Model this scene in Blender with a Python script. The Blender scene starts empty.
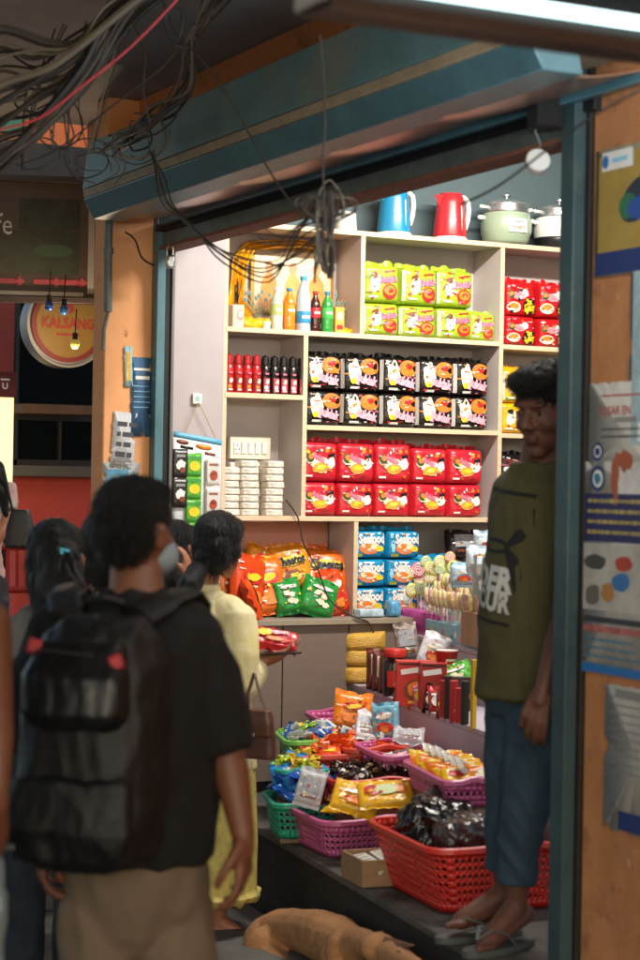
import bpy, bmesh, math, random
from mathutils import Vector, Matrix, Euler, noise
R = math.radians
random.seed(7)
scene = bpy.context.scene
COL = scene.collection
# ------------------------------------------------------------------ camera
YAW, ROLL, F = R(26.7), R(1.0), 1910.0
CAMP = Vector((0, 0, 1.7))
RT = Vector((math.cos(YAW), -math.sin(YAW), 0)); FW = Vector((math.sin(YAW), math.cos(YAW), 0)); UP = Vector((0, 0, 1))
cam_d = bpy.data.cameras.new('camera'); cam = bpy.data.objects.new('camera', cam_d); COL.objects.link(cam)
cx = math.cos(ROLL)*RT + math.sin(ROLL)*UP; cy = -math.sin(ROLL)*RT + math.cos(ROLL)*UP; cz = -FW
cam.matrix_world = Matrix(((cx.x, cy.x, cz.x, CAMP.x), (cx.y, cy.y, cz.y, CAMP.y), (cx.z, cy.z, cz.z, CAMP.z), (0, 0, 0, 1)))
cam_d.sensor_fit = 'HORIZONTAL'; cam_d.sensor_width = 24; cam_d.lens = F/640*24
cam_d.clip_start = .05; cam_d.clip_end = 500
cam_d.dof.use_dof = True; cam_d.dof.focus_distance = 8.4; cam_d.dof.aperture_fstop = 3.2; cam_d.dof.aperture_blades = 0
scene.camera = cam
# ------------------------------------------------------------------ world, sun, exposure
w = bpy.data.worlds.new('World'); scene.world = w; w.use_nodes = True
nt = w.node_tree; bg = nt.nodes['Background']
sk = nt.nodes.new('ShaderNodeTexSky'); sk.sky_type = 'NISHITA'; sk.sun_disc = False
sk.sun_elevation = R(22); sk.sun_rotation = R(202)
nt.links.new(sk.outputs[0], bg.inputs[0]); bg.inputs[1].default_value = .13
sd = bpy.data.lights.new('sun', 'SUN'); sd.energy = .22; sd.angle = R(25); sd.color = (1, .94, .85)
so = bpy.data.objects.new('sun', sd); COL.objects.link(so); so.rotation_euler = (R(68), 0, R(-22))
scene.view_settings.view_transform = 'Standard'; scene.view_settings.look = 'None'
scene.view_settings.exposure = .6; scene.view_settings.gamma = 1
# ------------------------------------------------------------------ a point seen in the photo at a known distance / on a known plane
def ray(px, py):
    dx, dy = px-320, 480-py
    u = dx*math.cos(ROLL) - dy*math.sin(ROLL); v = dx*math.sin(ROLL) + dy*math.cos(ROLL)
    return RT*(u/F) + UP*(v/F) + FW
def PD(px, py, Z): return CAMP + ray(px, py)*Z
def PX(px, py, x): d = ray(px, py); return CAMP + d*(x/d.x)
def PY(px, py, y): d = ray(px, py); return CAMP + d*(y/d.y)
def PG(px, py, z): d = ray(px, py); return CAMP + d*((z-1.7)/d.z)
# ------------------------------------------------------------------ materials
def lin(h):
    if not isinstance(h, str): return tuple(h)
    h = h.lstrip('#'); c = [int(h[i:i+2], 16)/255 for i in (0, 2, 4)]
    return tuple(x/12.92 if x <= .04045 else ((x+.055)/1.055)**2.4 for x in c)
MC = {}
def M(name, col='808080', rough=.5, metal=0, var=.12, vs=6, bump=0, bs=60, coat=0, emit=0, ecol=None, alpha=1, trans=0, spots=None, sss=0, aniso=None):
    if name in MC: return MC[name]
    m = bpy.data.materials.new(name); m.use_nodes = True; MC[name] = m
    n = m.node_tree.nodes; l = m.node_tree.links; p = n['Principled BSDF']
    c = lin(col)
    p.inputs['Roughness'].default_value = rough; p.inputs['Metallic'].default_value = metal
    p.inputs['Coat Weight'].default_value = coat; p.inputs['Alpha'].default_value = alpha
    p.inputs['Transmission Weight'].default_value = trans
    if sss:
        p.inputs['Subsurface Weight'].default_value = sss; p.inputs['Subsurface Radius'].default_value = (.02, .008, .004); p.inputs['Subsurface Scale'].default_value = .5
    tc = n.new('ShaderNodeTexCoord')
    src = tc.outputs['Object']
    if aniso:
        mp = n.new('ShaderNodeMapping'); mp.inputs['Scale'].default_value = aniso; l.new(src, mp.inputs[0]); src = mp.outputs[0]
    nz = n.new('ShaderNodeTexNoise'); nz.inputs['Scale'].default_value = vs; nz.inputs['Detail'].default_value = 6; nz.inputs['Roughness'].default_value = .65
    l.new(src, nz.inputs['Vector'])
    rp = n.new('ShaderNodeValToRGB'); rp.color_ramp.elements[0].position = .3; rp.color_ramp.elements[1].position = .7
    rp.color_ramp.elements[0].color = (*[max(0, x*(1-var)) for x in c], 1); rp.color_ramp.elements[1].color = (*[min(1, x*(1+var)) for x in c], 1)
    l.new(nz.outputs['Fac'], rp.inputs[0]); out = rp.outputs[0]
    for (sc, lo, hi, scol) in (spots or []):
        n2 = n.new('ShaderNodeTexNoise'); n2.inputs['Scale'].default_value = sc; n2.inputs['Detail'].default_value = 8; n2.inputs['Roughness'].default_value = .7
        l.new(src, n2.inputs['Vector'])
        r2 = n.new('ShaderNodeMapRange'); r2.inputs['From Min'].default_value = lo; r2.inputs['From Max'].default_value = hi
        l.new(n2.outputs['Fac'], r2.inputs['Value'])
        mx = n.new('ShaderNodeMix'); mx.data_type = 'RGBA'; mx.inputs['B'].default_value = (*lin(scol), 1)
        l.new(r2.outputs[0], mx.inputs['Factor']); l.new(out, mx.inputs['A']); out = mx.outputs['Result']
    l.new(out, p.inputs['Base Color'])
    if emit:
        p.inputs['Emission Color'].default_value = (*lin(ecol or col), 1); p.inputs['Emission Strength'].default_value = emit
    if bump:
        nb = n.new('ShaderNodeTexNoise'); nb.inputs['Scale'].default_value = bs; nb.inputs['Detail'].default_value = 5
        l.new(src, nb.inputs['Vector'])
        b = n.new('ShaderNodeBump'); b.inputs['Strength'].default_value = bump; b.inputs['Distance'].default_value = .01
        l.new(nb.outputs['Fac'], b.inputs['Height']); l.new(b.outputs[0], p.inputs['Normal'])
    return m
def film(name, col, rough=.28, var=.05): return M(name, col, rough=rough, var=var, vs=12, bump=.35, bs=28)
# ------------------------------------------------------------------ mesh builder
TXT = {}
def text_geo(s, bold=.02):
    k = (s, bold)
    if k in TXT: return TXT[k]
    cu = bpy.data.curves.new('t', 'FONT'); cu.body = s; cu.size = 1; cu.resolution_u = 2; cu.offset = bold; cu.fill_mode = 'FRONT'
    o = bpy.data.objects.new('t', cu); me = o.to_mesh()
    vs = [(v.co.x, v.co.y) for v in me.vertices]; fs = [tuple(p.vertices) for p in me.polygons]
    o.to_mesh_clear(); bpy.data.objects.remove(o); bpy.data.curves.remove(cu)
    x0 = min(v[0] for v in vs); x1 = max(v[0] for v in vs); y0 = min(v[1] for v in vs); y1 = max(v[1] for v in vs)
    vs = [((x-(x0+x1)/2)/(x1-x0), (y-(y0+y1)/2)/(x1-x0)) for x, y in vs]
    # orient
    g = []
    for f in fs:
        a = sum(vs[f[i]][0]*vs[f[(i+1) % len(f)]][1]-vs[f[(i+1) % len(f)]][0]*vs[f[i]][1] for i in range(len(f)))
        g.append(f if a > 0 else f[::-1])
    TXT[k] = (vs, g); return TXT[k]
def frame_to(d):
    d = d.normalized(); a = Vector((0, 0, 1)) if abs(d.z) < .95 else Vector((0, 1, 0))
    x = a.cross(d).normalized(); y = d.cross(x); return x, y
class MB:
    def __init__(s): s.v = []; s.f = []; s.m = []; s.mats = []; s.T = None
    def mi(s, mat):
        if mat not in s.mats: s.mats.append(mat)
        return s.mats.index(mat)
    def add(s, vs, fs, mat):
        n = len(s.v); k = s.mi(mat)
        for v in vs:
            v = Vector(v); s.v.append(s.T @ v if s.T else v)
        for f in fs: s.f.append([i+n for i in f]); s.m.append(k)
    def box(s, c, d, mat, rot=None):
        c = Vector(c); x, y, z = d[0]/2, d[1]/2, d[2]/2
        vs = [Vector((i, j, k)) for i in (-x, x) for j in (-y, y) for k in (-z, z)]
        if rot is not None:
            m = rot if isinstance(rot, Matrix) else Matrix.Rotation(rot, 3, 'Z'); vs = [m @ v for v in vs]
        s.add([v+c for v in vs], [(0, 1, 3, 2), (4, 6, 7, 5), (0, 4, 5, 1), (2, 3, 7, 6), (0, 2, 6, 4), (1, 5, 7, 3)], mat)
    def box2(s, a, b, mat):
        s.box([(a[i]+b[i])/2 for i in range(3)], [abs(b[i]-a[i]) for i in range(3)], mat)
    def rings(s, rs, mat, cap=True, closed=True):
        n = len(rs[0]); vs = [p for r in rs for p in r]; fs = []
        for i in range(len(rs)-1):
            for j in range(n if closed else n-1):
                k = (j+1) % n; fs.append((i*n+j, i*n+k, (i+1)*n+k, (i+1)*n+j))
        if cap: fs.append(tuple(range(n-1, -1, -1))); fs.append(tuple((len(rs)-1)*n+j for j in range(n)))
        s.add(vs, fs, mat)
    def lathe(s, prof, mat, seg=24, c=(0, 0, 0), cap=True):
        c = Vector(c)
        s.rings([[c+Vector((r*math.cos(2*math.pi*j/seg), r*math.sin(2*math.pi*j/seg), z)) for j in range(seg)] for r, z in prof], mat, cap)
    def tube(s, path, r, mat, seg=8, cap=True, flat=1):
        path = [Vector(p) for p in path]; rs = []; px = None
        for i, p in enumerate(path):
            d = (path[min(i+1, len(path)-1)]-path[max(i-1, 0)])
            if d.length < 1e-9: d = Vector((0, 0, 1))
            d.normalize()
            if px is None: x, y = frame_to(d)
            else:
                x = px-d*px.dot(d)
                if x.length < 1e-6: x, y = frame_to(d)
                x.normalize(); y = d.cross(x)
            px = x; rr = r[i] if isinstance(r, (list, tuple)) else r
            rs.append([p+x*rr*math.cos(2*math.pi*j/seg)+y*rr*flat*math.sin(2*math.pi*j/seg) for j in range(seg)])
        s.rings(rs, mat, cap)
    def cyl(s, a, b, r, mat, seg=16): s.tube([a, b], r, mat, seg)
    def ell(s, c, r, mat, rot=None, seg=16, n=10):
        c = Vector(c); rs = []
        for i in range(n+1):
            t = math.pi*i/n; q = max(math.sin(t), .02)
            rg = []
            for j in range(seg):
                p = Vector((r[0]*q*math.cos(2*math.pi*j/seg), r[1]*q*math.sin(2*math.pi*j/seg), -r[2]*math.cos(t)))
                rg.append(c+(rot @ p if rot else p))
            rs.append(rg)
        s.rings(rs, mat)
    def cap(s, a, ra, b, rb, mat, seg=14):
        a = Vector(a); b = Vector(b); d = b-a; L = d.length
        if L < 1e-6: return s.ell(a, (ra,)*3, mat)
        d.normalize(); path = []; rr = []
        for t in (-.99, -.8, -.45): path.append(a+d*ra*t); rr.append(ra*math.sqrt(1-t*t))
        path += [a, b]; rr += [ra, rb]
        for t in (.45, .8, .99): path.append(b+d*rb*t); rr.append(rb*math.sqrt(1-t*t))
        s.tube(path, rr, mat, seg)
    def chain(s, pts, mat):
        for (a, ra), (b, rb) in zip(pts, pts[1:]): s.cap(a, ra, b, rb, mat)
    def loft(s, rg, mat, seg=28, pw=2.0):
        rs = []
        for (x, y, z, rx, ry, *yw) in rg:
            yw = yw[0] if yw else 0; r = []
            for j in range(seg):
                t = 2*math.pi*j/seg; c, q = math.cos(t), math.sin(t)
                ux = rx*math.copysign(abs(c)**(2/pw), c); uy = ry*math.copysign(abs(q)**(2/pw), q)
                r.append(Vector((x+ux*math.cos(yw)-uy*math.sin(yw), y+ux*math.sin(yw)+uy*math.cos(yw), z)))
            rs.append(r)
        s.rings(rs, mat)
    def prism(s, poly, z0, z1, mat):
        n = len(poly); vs = [(x, y, z0) for x, y in poly]+[(x, y, z1) for x, y in poly]
        fs = [tuple(range(n-1, -1, -1)), tuple(range(n, 2*n))]+[(i, (i+1) % n, n+(i+1) % n, n+i) for i in range(n)]
        s.add(vs, fs, mat)
    # decals laid on a surface function S(u,v,off) (u right, v up, metres)
    def dpoly(s, S, pts, off, mat):
        n = len(pts); c = (sum(p[0] for p in pts)/n, sum(p[1] for p in pts)/n)
        s.add([S(c[0], c[1], off)]+[S(p[0], p[1], off) for p in pts], [(0, i+1, (i+1) % n+1) for i in range(n)], mat)
    def dell(s, S, u, v, ru, rv, off, mat, rot=0, n=16, jag=0):
        pts = []; n = n+8 if jag else n; sd = u*91+v*57+ru*300
        for i in range(n):
            t = 2*math.pi*i/n; q = 1+jag*1.6*noise.noise(Vector((math.cos(t)*1.8+sd, math.sin(t)*1.8, sd)))
            a, b = ru*q*math.cos(t), rv*q*math.sin(t)
            pts.append((u+a*math.cos(rot)-b*math.sin(rot), v+a*math.sin(rot)+b*math.cos(rot)))
        s.dpoly(S, pts, off, mat)
    def drect(s, S, u, v, w, h, off, mat, rot=0, nx=6, ny=1):
        vs = []; fs = []
        for j in range(ny+1):
            for i in range(nx+1):
                a, b = -w/2+w*i/nx, -h/2+h*j/ny
                vs.append(S(u+a*math.cos(rot)-b*math.sin(rot), v+a*math.sin(rot)+b*math.cos(rot), off))
        for j in range(ny):
            for i in range(nx): k = j*(nx+1)+i; fs.append((k, k+1, k+nx+2, k+nx+1))
        s.add(vs, fs, mat)
    def dtext(s, S, txt, u, v, w, off, mat, rot=0, bold=.02, sy=1):
        vs, fs = text_geo(txt, bold); q = []
        for x, y in vs:
            a, b = x*w, y*w*sy; q.append(S(u+a*math.cos(rot)-b*math.sin(rot), v+a*math.sin(rot)+b*math.cos(rot), off))
        s.add(q, fs, mat)
    def speckle(s, S, w, h, cols, n, seed, off=.0032):
        r = random.Random(seed)
        for _ in range(n):
            u, v = r.uniform(-.42, .42)*w, r.uniform(-.4, .4)*h; c = r.choice(cols)
            if r.random() < .5: s.drect(S, u, v, r.uniform(.04, .16)*w, r.uniform(.012, .035)*h, off, c, rot=r.uniform(-.2, .2), nx=1)
            else: s.dell(S, u, v, r.uniform(.015, .05)*w, r.uniform(.015, .05)*h, off, c, n=8, jag=.3)
    def mesh(s, name, ang=40):
        me = bpy.data.meshes.new(name); me.from_pydata([tuple(v) for v in s.v], [], s.f)
        for m in s.mats: me.materials.append(m)
        me.polygons.foreach_set('material_index', s.m)
        if ang:
            me.polygons.foreach_set('use_smooth', [True]*len(s.f)); me.update(); me.set_sharp_from_angle(angle=R(ang))
        me.update(); return me
    def build(s, name, parent=None, ang=40, bevel=0, solid=0, loc=None, rz=None):
        o = bpy.data.objects.new(name, s.mesh(name, ang)); COL.objects.link(o)
        if parent: o.parent = parent
        if loc is not None: o.location = loc
        if rz is not None: o.rotation_euler = (0, 0, rz)
        if solid: q = o.modifiers.new('solid', 'SOLIDIFY'); q.thickness = solid; q.offset = 0
        if bevel:
            q = o.modifiers.new('bevel', 'BEVEL'); q.width = bevel; q.segments = 2; q.limit_method = 'ANGLE'; q.angle_limit = R(40)
        return o
    def organic(s, name, parent, vox=.008, smooth=4, disp=None, loc=None, label=None):
        """union of the closed shapes as one continuous surface"""
        t = bpy.data.objects.new('tmp', s.mesh('tmp', 0)); COL.objects.link(t)
        q = t.modifiers.new('r', 'REMESH'); q.mode = 'VOXEL'; q.voxel_size = vox; q.use_smooth_shade = True
        if smooth: q = t.modifiers.new('s', 'SMOOTH'); q.iterations = smooth; q.factor = .5
        dg = bpy.context.evaluated_depsgraph_get(); dg.update()
        me = bpy.data.meshes.new_from_object(t.evaluated_get(dg)); me.name = name
        bpy.data.objects.remove(t)
        if disp:
            nn = [v.normal.copy() for v in me.vertices]
            for v, n in zip(me.vertices, nn): v.co += disp(v.co, n)
        me.materials.clear(); me.materials.append(s.mats[0])
        me.polygons.foreach_set('use_smooth', [True]*len(me.polygons)); me.update()
        o = bpy.data.objects.new(name, me); COL.objects.link(o)
        if parent: o.parent = parent
        if loc is not None: o.location = loc
        return o
# ------------------------------------------------------------------ scene graph helpers
def tag(o, label=None, cat=None, group=None, kind=None):
    if label: o['label'] = label
    if cat: o['category'] = cat
    if group: o['group'] = group
    if kind: o['kind'] = kind
    return o
def thing(name, label, cat, loc=(0, 0, 0), rz=0, group=None):
    o = bpy.data.objects.new(name, None); COL.objects.link(o); o.empty_display_size = .1
    o.location = loc; o.rotation_euler = (0, 0, rz); return tag(o, label, cat, group)
def dup(root, loc, rz=None, label=None, group=None, sc=None):
    c = root.copy(); COL.objects.link(c); c.location = loc
    if rz is not None: c.rotation_euler = (0, 0, rz) if not hasattr(rz, '__len__') else rz
    if sc: c.scale = sc if hasattr(sc, '__len__') else (sc,)*3
    if label: c['label'] = label
    if group: c['group'] = group
    for ch in list(root.children):
        d = ch.copy(); COL.objects.link(d); d.parent = c
        for g in ch.children: e = g.copy(); COL.objects.link(e); e.parent = d
    return c
ORD = ['first', 'second', 'third', 'fourth', 'fifth', 'sixth', 'seventh', 'eighth', 'ninth', 'tenth']
def flatS(y=0): return lambda u, v, off: Vector((u, y-off, v))
# ================================================================== setting
YS = 7.6      # front plane of the wall shelves
XF = 3.03     # street front of the shop
PL = .34      # height of the shop floor / plinth
stone = M('street_stone', '4a4742', .75, var=.35, vs=5, bump=.6, bs=25, spots=[(2.2, .5, .75, '2a2826')])
m = MB(); m.box2((-30, -30, -.3), (40, 60, 0), stone); tag(m.build('ground'), kind='structure')
conc = M('plinth_concrete', '4c4740', .8, var=.3, vs=7, bump=.5, bs=30, spots=[(3, .52, .7, '24221f')])
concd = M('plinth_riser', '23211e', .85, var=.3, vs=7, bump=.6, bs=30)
plinth_poly = [(2.83, 3.9), (2.972, 5.095), (3.174, 6.638), (3.26, 7.6), (6.4, 7.6), (6.4, 3.9)]
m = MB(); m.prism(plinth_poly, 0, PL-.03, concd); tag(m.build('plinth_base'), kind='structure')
m = MB(); m.prism([(x-.03 if x < 5 else x, y) for x, y in plinth_poly], PL-.028, PL, conc); tag(m.build('shop_floor', bevel=.006), kind='structure')
m = MB(); a = PG(206, 921, .06); b = PG(290, 880, .06); c = PG(470, 985, .06)
m.prism([(2.6, 4.6), (2.98, 5.2), (3.1, 6.4), (2.9, 6.95), (2.28, 6.55), (2.2, 5.5)], .0, .06, M('slab_stone', '55524c', .8, var=.25, vs=9, bump=.5, bs=30))
tag(m.build('stone_slab', bevel=.01), kind='structure')
# painted masonry
orange = M('orange_plaster', 'b97c4f', .85, var=.2, vs=3, bump=.5, bs=14, spots=[(7, .56, .68, '86583a'), (16, .64, .68, 'd2b595'), (2.5, .52, .75, '9c6240'), (38, .66, .7, '5e4230')])
orange2 = M('peach_plaster', 'd79a68', .85, var=.1, vs=3, bump=.3, bs=14, spots=[(9, .63, .72, '9a6a48'), (20, .69, .73, '5a4436')])
m = MB(); m.box2((XF-.03, -1.5, 0), (XF+.2, 4.33, 4.2), orange)
tag(m.build('street_wall'), 'orange plastered wall covered with posters beside the shop opening', 'wall')
m = MB(); m.box2((PY(105, 300, 7.46).x, 7.46, 0), (PY(153, 300, 7.46).x, 7.6, 3.27), orange2)
pil = tag(m.build('street_pillar', bevel=.008), 'peach plastered pillar with torn notices left of the white wall', 'pillar')
# beam above the shutter and soffit of the floor overhead
m = MB(); m.box2((2.88, -1, 2.9), (3.3, 8.1, 3.268), M('orange_beam', 'b87646', .85, var=.2, vs=4, bump=.4, bs=16, spots=[(6, .55, .75, '6b4a33')]))
tag(m.build('lintel_beam'), 'orange painted concrete beam above the shutter housing', 'beam')
m = MB(); m.box2((-4.5, -1, 3.272), (3.3, 8.15, 3.42), M('soffit_paint', '9c9690', .8, var=.12, vs=2, bump=.25, bs=6, spots=[(1.6, .5, .8, '857b74')]))
tag(m.build('overhead_slab'), 'grey painted underside of the balcony over the street', 'slab')
m = MB(); m.box2((-.6, 5.2, 3.18), (-.05, 7.3, 3.268), M('green_tarp', '3f7a62', .6, var=.2))
tag(m.build('awning_sheet', bevel=.01), 'green sheet fixed under the overhead slab at the top left corner', 'sheet')
# shop walls
tealwall = M('teal_wall', '4e5f63', .8, var=.08, vs=3, bump=.1, bs=30)
m = MB(); m.box2((3.02, 7.9, PL), (6.4, 8.05, 3.7), tealwall); tag(m.build('shop_back_wall'), 'grey teal wall behind the tall shelves', 'wall')
m = MB(); m.box2((6.3, 3.0, PL), (6.42, 7.9, 3.7), tealwall); tag(m.build('shop_side_wall'), 'plain teal wall deep inside the shop', 'wall')
m = MB(); m.box2((3.301, 3.0, 3.5), (6.3, 7.9, 3.6), M('shop_ceiling', 'b5b2aa', .8)); tag(m.build('shop_ceiling'), 'pale ceiling inside the shop', 'ceiling')
white = M('white_laminate', 'c9c6c6', .45, var=.03, bump=.03)
xl = PY(224, 400, YS).x
m = MB(); m.box2((PY(160, 400, YS).x, YS, 0), (xl-.003, YS+.06, 3.1), M('white_panel', 'a69d9e', .55, var=.05, vs=4))
tag(m.build('wall_panel', bevel=.003), 'tall white wall panel between the post and the shelves', 'panel')
# ------------------------------------------------------------------ shop front metalwork
teal = M('teal_metal', '4c717a', .42, metal=.1, var=.22, vs=5, bump=.12, bs=12, spots=[(9, .6, .75, '5a6461'), (30, .68, .75, '2a2a26')])
teald = M('teal_metal_dusty', '55777d', .55, metal=.1, var=.25, vs=4, bump=.12, bs=10, spots=[(3, .45, .75, '7d7866')])
tan = M('rust_band', '8f8068', .7, var=.25, vs=10, spots=[(12, .6, .75, '5e4632')])
shiny = M('shutter_sheet', 'b0968a', .3, metal=.75, var=.3, vs=3, bump=.35, bs=5)
black = M('black_gap', '0b0c0d', .7)
def line3(px, py, x): return PX(px, py, x)
def hz(py320, x): return 1.7 + (480-py320)/F*x/.4493
t = thing('shutter_housing', 'dusty teal rolling shutter housing above the shop opening', 'shutter', (XF, 5.6, 2.66))
def sect(name, poly, y0, y1, mat, par=t, bevel=.004, slant=0):
    m = MB(); n = len(poly); L = Vector(par.location)
    vs = [Vector((x, y1-(slant if k == 1 else 0)*0, z))-L for x, z in poly for k in (0,)]; vs2 = [Vector((x, y0, z))-L for x, z in poly]
    m.add(vs+vs2, [tuple(range(n)), tuple(range(2*n-1, n-1, -1))]+[(i, n+i, n+(i+1) % n, (i+1) % n) for i in range(n)], mat)
    return m.build(name, par, bevel=bevel)
e1 = (2.57, hz(38, 2.57)); e2 = (2.55, hz(97, 2.55)); e2b = (2.555, hz(109, 2.55)); e3 = (2.6, hz(142, 2.6)); e4 = (2.95, hz(168, 2.95)); e5 = (2.95, hz(177, 2.95))
sect('hood_top', [e1, (2.99, e1[1]), (2.99, e2[1]), e2], 3.98, 7.22, teald)
sect('dust_band', [(e2[0], e2[1]-.002), (2.9, e2[1]-.002), (2.9, e2b[1]), e2b], 3.99, 7.215, tan)
sect('hood_face', [(e2b[0], e2b[1]-.002), (2.7, e2b[1]-.002), (2.72, e3[1]), e3], 3.98, 7.22, teal)
# rolled sheet under the hood
m = MB(); L = Vector(t.location); rs = []
for i in range(60):
    y = 4.0+3.15*i/59; r = []
    for k in range(13):
        a = k/12; x = 2.615+a*.345; z = e3[1]+.012-.02*math.sin(math.pi*a)+a*(e4[1]-e3[1]-.012)+.008*math.sin(y*9+a*3)*math.sin(math.pi*a)
        r.append(Vector((x, y, z))-L)
    rs.append(r)
m.rings(rs, shiny, cap=False, closed=False); m.build('rolled_sheet', t, solid=.003)
sect('lower_lip', [(2.93, e4[1]), (2.96, e4[1]), (2.96, e5[1]), (2.93, e5[1])], 4.0, 7.35, M('teal_lip', '4c7680', .35, metal=.1, var=.2, vs=8))
sect('slot', [(2.975, e5[1]+.02), (3.04, e5[1]+.02), (3.04, hz(189, 3.03)-.01), (2.975, hz(189, 3.03)-.01)], 4.3, 7.5, black)
bt = hz(189, 3.0); bb = hz(207, 3.0)
b = sect('bottom_bar', [(2.97, bt), (3.05, bt), (3.05, bb), (2.97, bb)], 4.42, 7.5, M('bar_metal', '55605e', .5, metal=.2, var=.3, vs=14, bump=.3, bs=40))
sect('rust_edge', [(2.955, bb+.006), (3.055, bb+.006), (3.055, bb-.008), (2.955, bb-.008)], 4.42, 7.45, M('rust', '7a4a38', .8, var=.3, vs=20))
# end gear at the right: bracket plate
m = MB(); m.box2((2.86-XF, 4.40-5.6, .02), (2.945-XF, 4.46-5.6, .6), M('bracket_dark', '0a0e0f', .85, var=.3, vs=10)); m.build('end_bracket', t, bevel=.006)
# posts
m = MB(); m.box2((2.95, 4.355, 0), (2.99, 4.42, 3.0), M('post_teal', '33494d', .5, metal=.1, var=.25, vs=5, bump=.15, bs=12, spots=[(12, .58, .7, '50544c'), (40, .66, .72, '1f2422')])); m.box2((2.975, 4.421, PL), (3.01, 4.45, 2.7), M('post_inner', '2c4347', .5, var=.2)); m.box2((2.991, 4.34, .0), (3.03, 4.40, 2.95), M('post_gap', '241d18', .8))
tag(m.build('shutter_post', bevel=.004), 'teal steel shutter post right of the shopkeeper', 'post')
m = MB(); pa = PY(153.5, 300, 7.44).x; m.box2((pa, 7.40, 0), (pa+.038, 7.455, 2.72), teal); m.box2((pa+.039, 7.42, 0), (pa+.07, 7.44, 2.7), black); m.box2((pa+.071, 7.41, 0), (pa+.085, 7.455, 2.66), M('guide', '6d6a66', .5, metal=.4))
tag(m.build('shutter_post', bevel=.003), 'teal steel shutter post beside the white wall panel', 'post')
# padlocks / bell hanging
steel = M('steel', 'c8caca', .28, metal=.9, var=.1, vs=20)
p = PX(170, 262, 2.96)
t2 = thing('padlock', 'steel padlock hanging on the left shutter post', 'padlock', p)
m = MB(); m.box((0, 0, 0), (.035, .03, .055), steel); m.build('lock_body', t2, bevel=.008)
m = MB(); m.tube([(-.012, 0, .02), (-.014, 0, .055), (0, 0, .075), (.014, 0, .055), (.012, 0, .02)], .004, steel); m.build('shackle', t2)
p = PX(537, 163, 2.9)
t2 = thing('hanging_cup', 'small round pale cap hanging from the shutter by the right post', 'cup', p); t2.scale = (.85,)*3
m = MB(); m.T = Matrix.Rotation(R(70), 4, 'X') @ Matrix.Rotation(R(-20), 4, 'Y'); m.lathe([(.0, -.02), (.036, -.018), (.04, -.01), (.04, .022), (.036, .026), (.0, .027)], M('cap_pale', 'd6d6d0', .35), 24); m.build('cap_body', t2)
m = MB(); m.tube([(0, 0, .035), (.012, 0, .06), (.0, 0, .085), (-.01, 0, .1), (0, 0, .13)], .004, M('wire', '5a5a58', .5, metal=.7)); m.build('hook', t2)
# lit signboard across the top right
P = PD(281, 8, 3.15)
yb = P.y
t2 = thing('projecting_signboard', 'dark projecting signboard with a lit white strip along its side', 'signboard', (P.x+.09, yb, P.z))
dark = M('sign_case', '2b1c18', .5, var=.15, vs=12)
m = MB(); m.box((1.15, .06, .085), (2.3, .12, .13), dark); m.build('case', t2, bevel=.004)
m = MB(); m.box((-.006, .06, .085), (.01, .115, .12), M('cap_white', 'b9bcbe', .5)); m.build('end_cap', t2, bevel=.004)
m = MB(); m.box((1.2, -.012, .06), (2.3, .014, .02), M('led_strip', 'ffffff', .4, emit=3.0, ecol='c8f0f5')); m.box((1.2, .132, .06), (2.3, .014, .02), MC['led_strip']); m.build('light_strip', t2)  # unseen second strip on the far side, added to light wall and housing
ld = bpy.data.lights.new('strip_glow', 'AREA'); ld.shape = 'RECTANGLE'; ld.size = 2.2; ld.size_y = .03; ld.energy = 28; ld.color = (.9, .96, 1); o = bpy.data.objects.new('strip_glow', ld); COL.objects.link(o); o.parent = t2; o.location = (1.2, .15, .06); o.rotation_euler = (R(115), 0, 0)  # area light of the added far-side strip
ld2 = ld.copy(); ld2.energy = 11; o = bpy.data.objects.new('strip_glow', ld2); COL.objects.link(o); o.parent = t2; o.location = (1.2, -.03, .06); o.rotation_euler = (R(-120), 0, 0)
m = MB(); m.box((1.15, -.008, .018), (2.3, .014, .02), M('case_edge', '5a4a44', .4, metal=.5)); m.build('edge_trim', t2)
m = MB(); m.box((1.15, -.008, .12), (2.3, .02, .07), M('face_dark', '0c1214', .3)); m.build('face', t2)
# shop lamps (tube lights fixed under the shop ceiling, behind the shutter bar)
def tube_lamp(loc, L, rz, watts, label, col=(1, .945, .87), tilt=0):
    t = thing('tube_light', label, 'lamp', loc, rz, 'tube lights on the shop ceiling')
    m = MB(); m.box((0, 0, .02), (L, .05, .03), M('lamp_case', 'e0e0e0', .5)); m.build('lamp_case', t, bevel=.004)
    m = MB(); m.cyl((-L/2, 0, -.008), (L/2, 0, -.008), .012, M('lamp_tube', 'ffffff', .4, emit=4, ecol='fff2dc')); m.build('lamp_tube', t)
    ld = bpy.data.lights.new('tube_glow', 'AREA'); ld.shape = 'RECTANGLE'; ld.size = L; ld.size_y = .06; ld.energy = watts; ld.color = col
    o = bpy.data.objects.new('tube_glow', ld); COL.objects.link(o); o.parent = t; o.location = (0, 0, -.03); o.rotation_euler = (tilt, 0, 0)
tube_lamp((4.2, 6.1, 3.45), 1.3, 0, 64, 'tube light fixed across the ceiling facing the shelves', tilt=R(38))
tube_lamp((3.62, 5.9, 3.45), 1.2, R(90), 13, 'tube light fixed along the ceiling above the baskets')
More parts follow.
